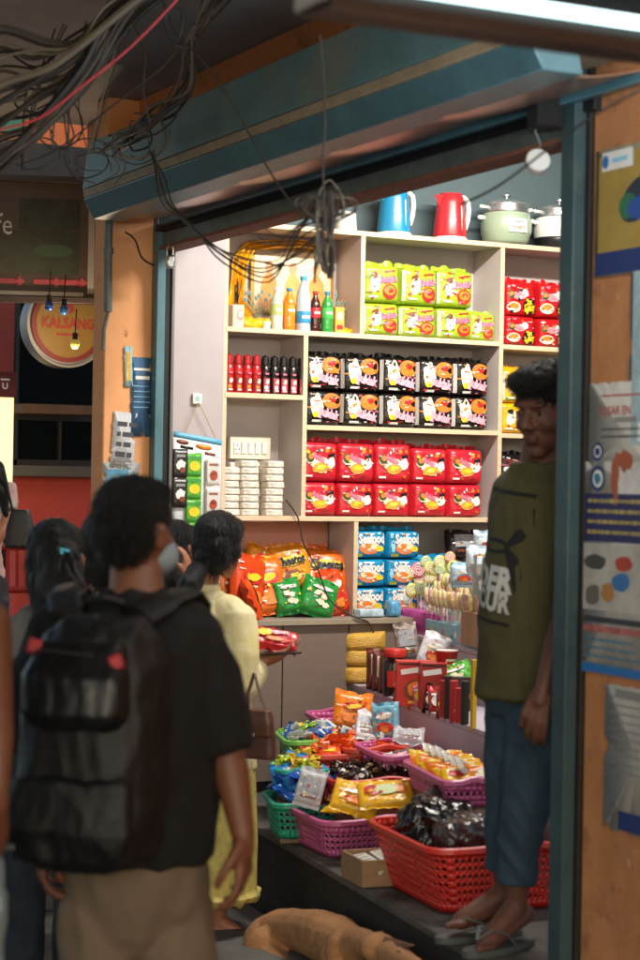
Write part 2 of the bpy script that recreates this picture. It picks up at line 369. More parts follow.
# ================================================================== shelf unit
edge = M('ply_edge', 'd0b897', .6, var=.18, vs=14, aniso=(1, 1, 6), spots=[(25, .62, .7, '8f7453')])
shelfin = M('shelf_laminate', 'c4bab6', .5, var=.04)
shelftop = M('shelf_top', 'bdae98', .55, var=.1, vs=10)
def sx(px, py=400): return PY(px, py, YS).x
def szz(px, py): return PY(px, py, YS).z
D = .25; TH = .02
x0, x1, x2, x3, x4 = sx(225, 380), sx(305, 420), sx(363, 290), sx(502, 330), 5.75
xm = sx(356, 560)
zt, z2, z3l, z3, z4, zc = szz(430, 237), szz(360, 334), szz(265, 394), szz(400, 428), szz(380, 517), szz(330, 617)
t = thing('wall_shelves', 'tall pale plywood shelf unit full of noodle packs', 'shelves', (x0, YS, PL))
L0 = Vector(t.location)
def part(name, boxes, par=t, L=L0, bevel=.0015, label=None):
    m = MB()
    for a, b, mt in boxes: m.box2(Vector(a)-L, Vector(b)-L, mt)
    o = m.build(name, par, bevel=bevel)
    if label: o['label'] = label
    return o
def hboard(z, xa, xb): part('shelf_board', [((xa, YS+.006, z-TH), (xb, YS+D, z), shelftop), ((xa, YS-.0, z-TH-.001), (xb, YS+.0055, z+.001), edge)])
def vboard(x, za, zb, th=TH): part('side_panel', [((x-th/2, YS+.008, za), (x+th/2, YS+D, zb), shelfin), ((x-th/2-.001, YS+.002, za), (x+th/2+.001, YS+.0075, zb), edge)])
part('back_panel', [((x0, YS+D+.001, z4), (x4, YS+D+.012, zt), M('shelf_back', 'bcb2ae', .6, var=.05))])
part('lower_back_panel', [((x0, YS+D+.03, zc), (xm, YS+D+.04, z4-TH), M('salmon_back', 'cf8f78', .6, var=.06, vs=4)), ((xm, YS+D+.02, zc), (x4, YS+D+.03, z4-TH), M('shelf_back2', '8f8781', .6))])  # reflected red light is put into the left panel's colour as a salmon tint
hboard(zt, x0-.02, x4); hboard(z2, x0, x3-TH/2); hboard(z2-.012, x3+TH/2, x4)
hboard(z3l, x0, x1-TH/2); hboard(z3, x1+TH/2, x3-TH/2); hboard(z3-.01, x3+TH/2, x4); hboard(z4, x0-.01, x3-TH/2); hboard(z4-.003, x3+TH/2, x4)
vboard(x0, z4, zt-TH); vboard(x1, z4, z2-TH); vboard(x2, z2, zt-TH); vboard(x3, z4-TH, zt-TH); vboard(xm, zc, z4-TH); vboard(x4, z4, zt-TH)
# counter cabinet below
cab = M('cabinet_laminate', '75655a', .55, var=.08, vs=5, aniso=(1, 1, 8))
t = thing('counter_cabinet', 'grey brown cabinet counter under the shelves', 'cabinet', (x0, YS-.1, PL))
Lc = Vector(t.location)
part('worktop', [((x0-.12, YS-.13, zc-.022), (x4, YS+D+.09, zc), M('worktop', '8d8579', .45, var=.08)), ((x0-.12, YS-.134, zc-.023), (x4, YS-.1305, zc+.001), M('worktop_edge', '978a76', .5))], t, Lc)
seams = [x0-.08, sx(243, 660)-.05, sx(278, 660)-.03, sx(343, 660)-.03, sx(420, 660), sx(520, 660), x4]
for i in range(len(seams)-1): part('cabinet_door', [((seams[i]+.003, YS-.11, PL+.05), (seams[i+1]-.003, YS-.09, zc-.026), cab)], t, Lc)
part('carcass', [((x0-.08, YS-.088, PL), (x4, YS+.2, zc-.024), M('carcass', '3a352f', .7))], t, Lc)
# ================================================================== packs
wht = M('print_white', 'e8e4dc', .4); crm = M('print_cream', 'eadfc0', .4, var=.15, vs=40); pink = M('print_pink', 'd9708c', .4); org = M('print_orange', 'e07a28', .4, var=.25, vs=60)
redp = M('print_red', 'c22a22', .4, var=.15, vs=40); yel = M('print_yellow', 'e8c428', .4, var=.1, vs=30); blk = M('print_black', '14110f', .4); brn = M('print_brown', '7a3c1c', .45, var=.3, vs=60)
grn = M('print_green', '3f8f3a', .4, var=.2, vs=50); blu = M('print_blue', '2a6fb5', .4, var=.1); skyb = M('print_sky', '8cc9e0', .4)
def pillow(w, h, d, mat, p=8, q=3.4, crimp=.016, seed=0, n=18, wr=.002, fin=0, side=None):
    """a sealed film pack standing on its bottom edge, front to -Y; returns builder and surface function"""
    def T(u, v): return d/2*(max(0, 1-abs(u)**p)**(1/q))*(max(0, 1-abs(v)**p)**(1/q))
    def S(u, v, off):
        a, b = u/(w/2), v/(h/2); a = max(-1, min(1, a)); b = max(-1, min(1, b))
        nz = noise.noise(Vector((u*38+seed*3.1, v*38, seed)))*wr + (1-abs(noise.noise(Vector((u*60+seed, v*45, seed*1.7))))*3)*wr*.5
        e = 1-max(abs(a), abs(b))**8
        zz = v+h/2
        return Vector((u*(1-.02*abs(b)**4), -T(a, b)-nz*e-off*(1+wr*400*bool(off)), zz))
    m = MB(); N = n; g = [-1+2*i/N for i in range(N+1)]
    g = [math.copysign(abs(x)**.7, x) for x in g]
    F_ = [S(u*w/2, v*h/2, 0) for v in g for u in g]; B_ = [Vector((p_.x, -p_.y*.9, p_.z)) for p_ in F_]
    k = N+1; ff = [(j*k+i, j*k+i+1, (j+1)*k+i+1, (j+1)*k+i) for j in range(N) for i in range(N)]
    m.add(F_, ff, mat); m.add(B_, [f[::-1] for f in ff], side or mat)
    if crimp:
        for zb, sgn in ((h, 1), (0, -1)):
            if sgn < 0 and fin: continue
            rs = []
            for j in range(3):
                r = []
                for i in range(N*2+1):
                    u = -w/2+w*i/(N*2); zz = zb+sgn*(crimp*j/2-.001)+(noise.noise(Vector((u*22, seed*2, 0)))*crimp*1.1*j/2 if sgn > 0 else 0)
                    r.append(Vector((u*(1-.0), noise.noise(Vector((u*30+seed, 3, 1)))*crimp*.7*j, zz)))
                rs.append(r)
            m.rings(rs, mat, cap=False, closed=False)
    return m, S
def noodle_design(m, S, w, h, c1, c2, word, wordmat, bowl, rot=.12, flip=1, extra=None):
    m.drect(S, -w*.46, 0, w*.045, h*.8, .0012, wht, nx=1, ny=6)
    m.dell(S, -w*.18*flip, h*.0, w*.15, h*.24, .0014, crm, jag=.18, n=18)
    m.dell(S, -w*.2*flip, -h*.05, w*.08, h*.1, .0018, wht)
    m.dell(S, -w*.2*flip, h*.2, w*.1, h*.07, .002, c2, jag=.3, n=14)
    m.dell(S, w*.2*flip, -h*.2, w*.2, h*.2, .0014, bowl); m.dell(S, w*.2*flip, -h*.17, w*.15, h*.13, .0018, org); m.dell(S, w*.22*flip, -h*.17, w*.08, h*.06, .0022, redp)
    m.dtext(S, word, w*.18*flip, h*.12, w*.46, .0026, wordmat, rot=rot, bold=.05, sy=1.25)
    m.drect(S, w*.2*flip, h*.32, w*.3, h*.05, .0016, c1, rot=rot)
    m.drect(S, -w*.25*flip, -h*.34, w*.24, h*.05, .0016, wht)
    if extra: extra(m, S)
gry3 = M('print_grey', '8a8684', .4); navy3 = M('print_navy', '1c3f72', .4)
PK = {}; VS = [0]
PW, PH, PDp = (sx(402, 300)-sx(364, 300))-.006, .152, .17
def make_pack(kind):
    w = PW; q0 = VS[0]*17
    if kind == 'lime':
        m, S = pillow(w, PH, PDp, film('lime_film', '96b028'), seed=q0+1, wr=.003); noodle_design(m, S, w, PH, redp, brn, 'Buldak', pink, redp)
    elif kind == 'black':
        m, S = pillow(w, PH, PDp, film('black_film', '1a1614', .22), seed=q0+2, wr=.0035)
        m.dell(S, w*.2, h0(.2), w*.26, PH*.22, .0015, org, n=18); m.dell(S, w*.2, h0(.24), w*.1, PH*.07, .002, redp)
        m.dell(S, -w*.2, h0(.05), w*.18, PH*.3, .0015, crm, jag=.25, n=16); m.dell(S, -w*.22, -PH*.2, w*.1, PH*.08, .002, yel, jag=.2); m.drect(S, -w*.47, 0, w*.04, PH*.8, .0013, wht, nx=1, ny=6)
        m.dtext(S, 'Buldak', w*.12, -PH*.16, w*.58, .0024, M('print_pale_pink', 'dfa0ae', .4), rot=-.18, bold=.06, sy=1.3); m.drect(S, -w*.2, -PH*.38, w*.25, PH*.06, .0015, wht)
    elif kind == 'red':
        m, S = pillow(w, PH, PDp, film('red_film', 'c22230'), seed=q0+3, wr=.003)
        m.dell(S, -w*.05, -PH*.02, w*.34, PH*.15, .0014, crm, rot=-.15, n=20, jag=.12); m.dell(S, -w*.28, PH*.1, w*.1, PH*.12, .0018, M('dk_grn', '2f4a22', .4)); m.dell(S, -w*.27, PH*.12, w*.07, PH*.07, .0022, org)
        m.dell(S, 0, -PH*.15, w*.2, PH*.13, .0018, M('print_tan', 'd8923c', .4, var=.3, vs=50)); m.dell(S, 0, -PH*.13, w*.12, PH*.07, .0022, yel, jag=.2); m.dell(S, w*.28, -PH*.02, w*.09, PH*.14, .0022, wht, jag=.15)
        m.dell(S, w*.28, PH*.17, w*.09, PH*.05, .0026, blk, jag=.2); m.dell(S, w*.15, PH*.28, w*.05, PH*.06, .0018, org, jag=.3); m.dell(S, w*.32, PH*.3, w*.04, PH*.05, .0018, org, jag=.3)
        m.dtext(S, 'Buldak', -w*.05, PH*.1, w*.34, .0028, pink, rot=-.35, bold=.06, sy=1.3); m.drect(S, -w*.3, -PH*.35, w*.18, PH*.05, .0016, wht)
    elif kind == 'spicy':
        m, S = pillow(w, PH, PDp, film('scarlet_film', 'b3161b'), seed=q0+4, wr=.003)
        m.dell(S, -w*.25, -PH*.24, w*.2, PH*.15, .0014, crm, n=18); m.dell(S, -w*.25, -PH*.2, w*.14, PH*.08, .0018, org); m.dell(S, -w*.1, PH*.08, w*.22, PH*.13, .0018, M('print_rose', 'd98a94', .4), rot=-.1, jag=.2, n=18)
        m.dell(S, w*.1, PH*.16, w*.1, PH*.12, .0022, wht, jag=.2); m.dell(S, -w*.33, PH*.12, w*.09, PH*.11, .0022, M('dk_grn', '2f4a22', .4)); m.dell(S, -w*.33, PH*.13, w*.06, PH*.06, .0026, org)
        m.dell(S, w*.24, -PH*.22, w*.22, PH*.24, .0024, blk, jag=.08, n=20); m.dtext(S, '2x', w*.22, -PH*.08, w*.2, .003, yel, rot=.1, bold=.06); m.dtext(S, 'Spicy', w*.24, -PH*.27, w*.36, .003, yel, rot=.12, bold=.07, sy=1.3)
    elif kind == 'yellow':
        m, S = pillow(w, PH, PDp, film('yellow_film', 'd9a514'), seed=q0+5, wr=.003); noodle_design(m, S, w, PH, wht, blk, 'Buldak', M('print_dk', '5a2a18', .4), brn)
        m.drect(S, w*.18, PH*.3, w*.22, PH*.09, .002, M('print_teal', '2f9a86', .4))
    elif kind == 'super':
        m, S = pillow(w, PH, PDp, film('dark_film', '191315', .22), seed=q0+6, wr=.003)
        m.dell(S, -w*.15, PH*.2, w*.3, PH*.12, .0014, M('print_maroon', '6d1f22', .4, var=.4, vs=60), n=18); m.dell(S, w*.2, -PH*.22, w*.2, PH*.16, .0018, redp)
        m.dtext(S, 'SUPER', -w*.05, -PH*.03, w*.7, .0024, wht, bold=.06, rot=.12, sy=1.3); m.drect(S, -w*.1, -PH*.3, w*.4, PH*.05, .002, pink)
    elif kind == 'seafood':
        h = .125; m, S = pillow(w*.94, h, PDp, film('blue_film', '1686b4'), seed=q0+8, wr=.002, p=8)
        w2 = w*.94
        m.dell(S, w2*.0, -h*.12, w2*.3, h*.23, .0014, M('print_coral', 'd67a4a', .4, var=.2, vs=50), n=20); m.dell(S, 0, -h*.06, w2*.24, h*.15, .0018, crm, n=18); m.dell(S, -w2*.02, -h*.07, w2*.15, h*.08, .0022, org, n=14, jag=.15)
        m.dell(S, w2*.28, -h*.16, w2*.12, h*.1, .0022, yel); m.drect(S, -w2*.3, -h*.38, w2*.2, h*.1, .002, M('print_lime', 'c9d22e', .4)); m.dell(S, -w2*.36, -h*.05, w2*.05, h*.2, .0016, skyb, jag=.2); m.drect(S, 0, h*.36, w2*.3, h*.05, .0016, wht)
        m.dtext(S, 'Seafood', w2*.06, h*.2, w2*.74, .003, wht, bold=.05, sy=1.4)
    m.speckle(S, w, .125 if kind == 'seafood' else PH, {'lime': [redp, wht, pink, brn, grn], 'black': [wht, org, pink, redp, crm], 'red': [wht, org, yel, pink, brn], 'spicy': [wht, pink, org, blk], 'yellow': [wht, brn, redp, grn], 'super': [wht, redp, pink, gry3], 'seafood': [wht, skyb, navy3, org]}[kind], 22, VS[0]*5+len(kind), .0022)
    return m
def h0(f): return PH*f
KW = {'lime': ('lime green noodle multipack', 'lime green packs'), 'black': ('black film noodle multipack', 'black packs'), 'red': ('red noodle multipack', 'red packs'),
      'spicy': ('scarlet noodle multipack marked 2x Spicy', 'scarlet packs'), 'yellow': ('yellow noodle multipack', 'yellow packs'), 'super': ('dark noodle multipack with white lettering', 'dark packs'), 'seafood': ('blue seafood noodle multipack', 'blue packs')}
def place_pack(kind, px, z, row, i, sc=(1, 1, 1), rz=0, dy=.0, colname='from the left'):
    rr = random.Random(hash((kind, row, i)) % 999 if False else len(COL.objects))
    loc = (sx(px, 400), YS+.02+PDp/2+dy+rr.uniform(-.004, .004), z); rot = (R(rr.uniform(-1.5, 0)), R(rr.uniform(-1.2, 1.2)), rz+R(rr.uniform(-4.5, 4.5)))
    s = tuple(a*b for a, b in zip(sc, (1, 1, rr.uniform(.99, 1.01))))
    lab = f'{KW[kind][0]}, {row}, {ORD[i]} {colname}'
    kk = (kind, (i+(row[0] == 't')*2) % 3); VS[0] = kk[1]
    if kk not in PK:
        o = make_pack(kind).build('noodle_pack'); PK[kk] = o; tag(o, lab, 'noodle pack', f'{KW[kind][1]} of noodles on the shelves'); o.location = loc; o.rotation_euler = rot; o.scale = s
    else:
        o = PK[kk].copy(); COL.objects.link(o); o['label'] = lab; o.location = loc; o.rotation_euler = rot; o.scale = s
    return o
for r, (z, n, nm) in enumerate(((z2, 4, 'bottom row'), (z2+.146, 3, 'top row'))):
    for i, px in enumerate((383, 420.5, 457.5, 487)[:n]):
        place_pack('lime', px, z, nm, i, sc=(1, 1, .98 if r == 0 else 1.16) if i < 3 else (.74, .8, .88), rz=0 if i < 3 else R(-8))
for r, (z, nm) in enumerate(((z2-.012, 'bottom row'), (z2-.012+.137, 'top row'))):
    for i, px in enumerate((521.5, 557, 592)): place_pack('spicy', px, z, nm, i, sc=(.95, 1, .94 if r == 0 else 1.12))
for r, (z, nm) in enumerate(((z3, 'bottom row'), (z3+.155, 'top row'))):
    for i, px in enumerate((326, 364.5, 402.5, 439.5, 474.5)): place_pack('black', px, z, nm, i, sc=(1, 1, 1.04 if r == 0 else 1.1))
for r, (z, nm) in enumerate(((z3-.01, 'bottom row'), (z3-.01+.14, 'top row'))):
    for i, px in enumerate((521, 556)): place_pack('yellow', px, z, nm, i, sc=(.95, 1, .98 if r == 0 else 1.08))
for r, (z, nm) in enumerate(((z4, 'bottom row'), (z4+.152, 'top row'))):
    for i, px in enumerate((323, 360.5, 398, 435, 470.5)): place_pack('red', px, z, nm, i, sc=(1, 1, 1.02 if r == 0 else (1.2 if i < 3 else 1.1)))
for r, (z, nm) in enumerate(((z4-.003, 'bottom row'), (z4-.003+.15, 'top row'))):
    for i, px in enumerate((521, 556)): place_pack('super', px, z, nm, i, sc=(.95, 1, 1.02))
for c, (px, n) in enumerate(((375, 3), (408.5, 3), (443, 2))):
    for k in range(n): place_pack('seafood', px, zc+k*.129, f'column {["left", "middle", "right"][c]} of the blue stack', k, sc=(1, 1, 1.03), colname='from the bottom')
# ================================================================== appliances on top
def Y(px, dy=0, z=0, py=400): p_ = PY(px, py, YS+dy); return Vector((p_.x, YS+dy, z))
plw = M('white_plastic', 'dcdcd4', .35, var=.03)
def kettle(px, col, label, dy=.12):
    t = thing('electric_kettle', label, 'kettle', Y(px, dy, zt), R(8))
    mt = M('kettle_'+col, col, .3, var=.04, coat=.3)
    m = MB(); m.lathe([(.0, .022), (.078, .022), (.079, .03), (.073, .1), (.064, .18), (.06, .212), (.058, .214), (0, .214)], mt, 28); m.build('body', t)
    m = MB(); m.lathe([(0, 0), (.082, 0), (.083, .012), (.078, .021), (0, .021)], plw, 28); m.build('base', t)
    m = MB(); m.lathe([(0, .2145), (.056, .2145), (.052, .226), (.02, .231), (0, .231)], mt, 24); m.build('lid', t)
    m = MB(); m.add([(-.05, -.022, .214), (-.05, .022, .214), (-.095, 0, .214), (-.062, -.012, .16), (-.062, .012, .16), (-.068, 0, .165)], [(0, 2, 1), (3, 4, 5), (0, 3, 5, 2), (1, 2, 5, 4), (0, 1, 4, 3)], mt); m.build('spout', t)
    m = MB(); m.tube([(.055, 0, .214), (.08, 0, .216), (.103, 0, .2), (.11, 0, .16), (.105, 0, .11), (.092, 0, .07), (.074, 0, .055)], [.012, .013, .0135, .013, .012, .011, .01], plw, 10); m.build('handle', t)
    m = MB(); S = lambda u, v, off: Vector(((.0765-v*.06)*math.sin(u/.075), -(.0795-v*.08+off)*math.cos(u/.075), v)); m.drect(S, .015, .11, .008, .12, .0015, plw, nx=2, ny=4); m.build('gauge', t)
    return t
kettle(391, '1c7fa8', 'blue electric kettle with a white handle on top of the shelves')
kettle(447, 'c0272d', 'red electric kettle with a white handle between blue kettle and rice cooker')
m = MB(); m.lathe([(0, 0), (.045, 0), (.05, .01), (.045, .09), (.03, .1), (0, .1)], plw, 20)
tag(m.build('white_jar', loc=Y(343, .12, zt)), 'small white jar half hidden by the cable tangle on top of the shelves', 'jar')
cookg = M('cooker_green', '93a58c', .3, coat=.4, var=.03)
def cooker(px, body, label, black_base):
    t = thing('rice_cooker', label, 'rice cooker', Y(px, .14, zt), R(-4)); t.scale = (.9, .9, .93)
    m = MB(); m.lathe([(0, .012), (.1, .012), (.122, .03), (.135, .08), (.136, .12), (.128, .165), (.124, .172), (0, .172)], body, 36); m.build('body', t)
    m = MB(); m.lathe([(0, 0), (.095, 0), (.1, .012), (0, .013)] if not black_base else [(0, 0), (.12, 0), (.134, .02), (.139, .055), (.138, .064), (.136, .066), (0, .066)], black if not black_base else M('cooker_black', '15161a', .3), 30); m.build('base', t)
    m = MB(); m.lathe([(.0, .173), (.13, .173), (.131, .18), (.118, .183), (.116, .205), (.12, .207), (.12, .213), (0, .213)], steel, 36); m.build('steamer_tray', t)
    m = MB(); m.lathe([(0, .2135), (.121, .2135), (.122, .22), (.1, .232), (.05, .242), (0, .244)], M('glass_lid', 'a9b0ae', .12, metal=.6), 36); m.build('lid', t)
    m = MB(); m.lathe([(0, .243), (.01, .244), (.012, .258), (.024, .262), (.024, .268), (0, .272)], steel, 16); m.build('lid_knob', t)
    for sx_ in (-1, 1):
        m = MB(); m.cap((sx_*.115, 0, .2), .007, (sx_*.15, 0, .202), .01, plw); m.build('tray_handle', t)
        m = MB(); m.cap((sx_*.125, 0, .145), .01, (sx_*.158, 0, .145), .012, plw); m.build('handle', t)
    S = lambda u, v, off: Vector((.137*math.sin(u/.137), -(.137+off)*math.cos(u/.137), v))
    m = MB(); m.drect(S, .005, .1, .11, .07, .002, plw, nx=8, ny=2); m.drect(S, .005, .1, .085, .045, .003, M('panel_grey', 'c3cfd0', .4), nx=6); m.build('front_panel', t)
    m = MB(); m.dtext(S, 'TEXON', .0, .118, .04, .0045, blk); m.drect(S, .005, .09, .03, .016, .005, M('switch_brown', 'a89078', .5), nx=3); m.drect(S, -.025, .092, .012, .006, .0045, redp, nx=1); m.drect(S, .035, .092, .012, .006, .0045, grn, nx=1); m.build('switch', t)
cooker(503, cookg, 'pale green rice cooker with steel steamer lid', False)
cooker(556, plw, 'white rice cooker with a black base beside the steel post', True)
# ================================================================== shrine shelf
zz = z2
t = thing('framed_picture', 'framed picture leaning on the back of the upper left shelf', 'picture', Y(290, .235, zz+.09))
m = MB(); W, H = .42, .30; S = flatS(0); m.box((0, 0, H/2), (W, .012, H), M('frame_gold', 'b3812c', .4, metal=.3)); m.build('frame', t, bevel=.003)
m = MB(); S = lambda u, v, off: Vector((u, -.0065-off, v+H/2)); m.drect(S, 0, 0, W*.92, H*.9, .001, M('pic_ground', 'e0c9a0', .4, var=.25, vs=14), nx=1)
for u, c in ((-.12, 'd9822b'), (0, 'e09a4a'), (.12, 'd98a3a')):
    m.dpoly(S, [(u-.055, -.13), (u+.055, -.13), (u+.035, 0), (u, .05), (u-.035, 0)], .002, M('pic_'+c, c, .5, var=.2, vs=30)); m.dell(S, u, .06, .02, .026, .003, M('pic_tan', 'c9925f', .5)); m.dell(S, u, .085, .045, .04, .0015, M('pic_halo', 'ecd9b0', .5))
m.build('print', t)
scarf = M('yellow_satin', 'e0a20c', .35, var=.2, vs=8, bump=.4, bs=9)
def ribbon(path, wid, seed, mat=scarf, th=.004):
    m = MB(); rs = []; n = len(path)*4
    P_ = [Vector(p) for p in path]
    def at(t):
        k = min(int(t), len(P_)-2); f = t-k; f = f*f*(3-2*f)*.5+f*.5; return P_[k].lerp(P_[k+1], f)
    for i in range(n+1):
        tt = i/n*(len(P_)-1); c = at(tt); d = (at(min(tt+.1, len(P_)-1))-at(max(tt-.1, 0))); d.y = 0; d.normalize(); sd = Vector((d.z, 0, -d.x)); r = []
        w_ = wid[min(int(tt), len(wid)-1)]*(1-(tt % 1))+wid[min(int(tt)+1, len(wid)-1)]*(tt % 1)
        for j in range(13): a = -1+j/6; r.append(c+sd*a*w_/2+Vector((0, .012*math.sin(a*8+i*.35+seed)+.008*noise.noise(Vector((a*3, i*.4, seed))), 0)))
        rs.append(r)
    m.rings(rs, mat, cap=False, closed=False); return m
b0 = Y(290, .2, zz)
def q(px, py, dy=.2): p_ = PY(px, py, YS+dy); return p_-b0
m = ribbon([q(330, 250), q(300, 244), q(272, 244), q(250, 246), q(240, 262), q(238, 285), q(236, 305), q(250, 318, .15)], [.03, .035, .04, .05, .07, .08, .09, .08], 1); o = m.build('yellow_scarf', loc=b0, solid=.003); tag(o, 'long yellow satin scarf draped over the framed picture', 'scarf')
m = MB()
for i in range(9): m.ell((-.05+.0125*i+.0*random.random(), random.uniform(-.02, .02), .02+.012*math.sin(i*1.1)), (.03, .03, .022), scarf, Matrix.Rotation(random.uniform(-1, 1), 3, 'Y'))
t3 = m.organic('folded_cloth', None, .004, 3, lambda c, n: n*.003*noise.noise(c*60), loc=Y(252, .07, zz)); tag(t3, 'bunched yellow satin cloth left of the shrine bottles', 'cloth')
c2_ = t3.copy(); COL.objects.link(c2_); c2_.location = Y(347, .1, zz); c2_.scale = (.75, .8, .6); c2_['label'] = 'small heap of yellow satin cloth right of the orange carton'
def bottle(px, dy, h, r, liquid, capc, lab, label, labz=(.35, .6)):
    t = thing('drink_bottle', label, 'bottle', Y(px, dy, zz), 0, 'drink bottles on the shrine shelf')
    m = MB(); lm = M('liq_'+liquid, liquid, .12, coat=.5, var=.05)
    m.lathe([(0, 0), (r*.9, 0), (r, h*.03), (r*.94, h*.15), (r, h*.3), (r*.96, h*.62), (r*.75, h*.76), (r*.38, h*.88), (r*.36, h*.93), (0, h*.93)], lm, 24); m.build('body', t)
    m = MB(); m.lathe([(0, h*.931), (r*.45, h*.931), (r*.45, h), (0, h)], M('cap_'+capc, capc, .4), 16); m.build('cap', t)
    if lab:
        m = MB(); m.lathe([(r*1.0, h*labz[0]), (r*1.015, h*labz[0]+.002), (r*1.0, h*labz[1]-.002), (r*.99, h*labz[1])], M('lab_'+lab, lab, .45, var=.3, vs=40), 24, cap=False)
        S = lambda u, v, off: Vector((r*1.02*math.sin(u/r), -(r*1.02+off)*math.cos(u/r), v)); m.drect(S, 0, h*(labz[0]+labz[1])/2, r*1.1, h*.06, .001, wht, nx=5); m.build('label', t)
bottle(275, .06, .19, .029, 'b9c2b0', 'e8e8e8', 'a9bb70', 'clear bottle with pale green label, leftmost on the shrine shelf')
bottle(287.5, .06, .19, .029, 'e07c1a', '2a78b0', 'd9841c', 'orange soda bottle with a blue cap')
bottle(301.5, .04, .245, .035, 'aebcc2', '3aa0d0', '2f84b5', 'tall clear water bottle with light blue label', (.15, .36))
bottle(313.5, .07, .185, .027, '3a1410', 'c22a22', 'b5242a', 'small dark cola bottle with red label')
bottle(325.5, .05, .185, .028, '2a8f3c', '2a78b0', '3fae4a', 'green lemon soda bottle with a blue cap')
m = MB(); m.box((0, 0, .06), (.045, .03, .12), M('carton_or', 'e09a3c', .5, var=.2, vs=40)); S = lambda u, v, off: Vector((u, -.015-off, v+.06)); m.dell(S, 0, .02, .014, .02, .001, crm); m.drect(S, 0, -.03, .03, .02, .001, redp, nx=1)
tag(m.build('juice_carton', loc=Y(337, .07, zz), bevel=.0015), 'orange juice carton at the right end of the bottle row', 'carton')
m = MB(); m.lathe([(0, 0), (.017, 0), (.018, .03), (.016, .035), (0, .03)], plw, 18); tag(m.build('candle_cup', loc=Y(265, .04, zz)), 'small white candle cup before the bottles', 'candle')
t = thing('incense_pot', 'square pale pot with a pink face print holding dark incense sticks', 'pot', Y(234.5, .05, zz))
m = MB(); m.box((0, 0, .05), (.055, .055, .1), M('pot_cream', 'd9bfa0', .5, var=.05)); S = lambda u, v, off: Vector((u, -.0275-off, v)); m.dell(S, .008, .055, .016, .024, .001, M('face_pk', 'c98080', .5)); m.dell(S, .008, .058, .01, .014, .002, crm); m.build('pot', t, bevel=.003)
m = MB()
for i in range(9): a = random.uniform(-.03, .02); m.cyl((random.uniform(-.015, .015), random.uniform(-.01, .01), .06), (a, random.uniform(-.02, .02), random.uniform(.17, .23)), .002, M('incense', '2a2018', .8), 6)
m.build('sticks', t)
quill = M('quill', 'b5ae8c', .7); barb = M('barb', '4e5638', .7, var=.35, vs=20); eye = M('eye_blue', '1f6a8c', .4); eye2 = M('eye_gold', '8a7a3a', .5)
def feathers(px, dy, lab, lean):
    t = thing('feather_fan', lab, 'feathers', Y(px, dy, zz))
    for i in range(9):
        a = lean+(-.5+i/8)*.9; L = random.uniform(.16, .22); m = MB(); base = Vector((0, .002*i, .0)); tip = Vector((math.sin(a)*L, .003*i, math.cos(a)*L)); m.cyl(base, tip, .0015, quill, 5)
        n = Vector((math.cos(a), 0, -math.sin(a)))
        for k in range(16):
            f = .35+.65*k/15; c = base.lerp(tip, f); bl = .016*math.sin(math.pi*min(1, (k+3)/17))+.004
            for s in (-1, 1): e_ = c+n*s*bl+(tip-base).normalized()*.012; u_ = (tip-base).normalized()*.0035; m.add([c, c+u_, e_], [(0, 1, 2)], barb)
        S = lambda u, v, off, c=tip*.88, n=n, d=(tip-base).normalized(): c+n*u+d*v+Vector((0, -.002-off, 0))
        m.dell(S, 0, 0, .009, .012, .0, eye2); m.dell(S, 0, 0, .005, .007, .001, eye); m.build('feather', t)
feathers(266, .13, 'fan of peacock feathers left of the clear bottles', -.25); feathers(330, .12, 'fan of peacock feathers behind the green bottle', .35)
# ================================================================== sauce bottles
for i in range(9):
    px = 228.2+i*9.1; dk = i >= 4
    h = .175; r = .0235
    if i in (0, 4):
        t = thing('sauce_bottle', '', 'sauce bottle', (0, 0, 0)); m = MB()
        bc = M('sauce_black', '1a1412', .3) if dk else M('sauce_red', 'b01c20', .3); cc = M('cap_blk', '141212', .35) if dk else M('cap_rd', 'a3181c', .35)
        m.lathe([(0, 0), (r*.95, 0), (r*.88, .01), (r*.88, .075), (r*.92, .085), (r, .095), (r*.8, .122), (r*.62, .128), (0, .128)], bc, 20); m.build('body', t)
        m = MB(); m.lathe([(0, .128), (r*.78, .128), (r*.8, .134), (r*.7, .165), (0, h)], cc, 18); m.build('cap', t)
        m = MB(); S = lambda u, v, off: Vector((r*1.05*math.sin(u/r), -(r*1.05+off)*math.cos(u/r), v))
        m.drect(S, 0, .04, .03, .062, .0006, M('lab_pk', 'c23a4a', .4, var=.3, vs=60) if dk else M('lab_dr', '8f1a1c', .4, var=.4, vs=60), nx=6, ny=2)
        m.dell(S, .002, .055, .008, .011, .0014, crm, jag=.2); m.dell(S, -.003, .03, .009, .009, .0014, org if not dk else wht, jag=.15); m.drect(S, 0, .016, .018, .006, .0014, wht, nx=3); m.drect(S, 0, .09, .016, .008, .0014, pink, nx=3); m.build('label', t); cur = t
    loc = Y(px, .045, z3l); lab = f'{"black capped" if dk else "all red"} hot sauce bottle, {ORD[i-4 if dk else i]} of the {"dark" if dk else "red"} ones from the left'; gr = 'dark sauce bottles' if dk else 'red sauce bottles'
    if i in (0, 4): cur.location = loc; tag(cur, lab, None, gr)
    else: dup(cur, loc, R(random.uniform(-12, 12)), lab, gr)
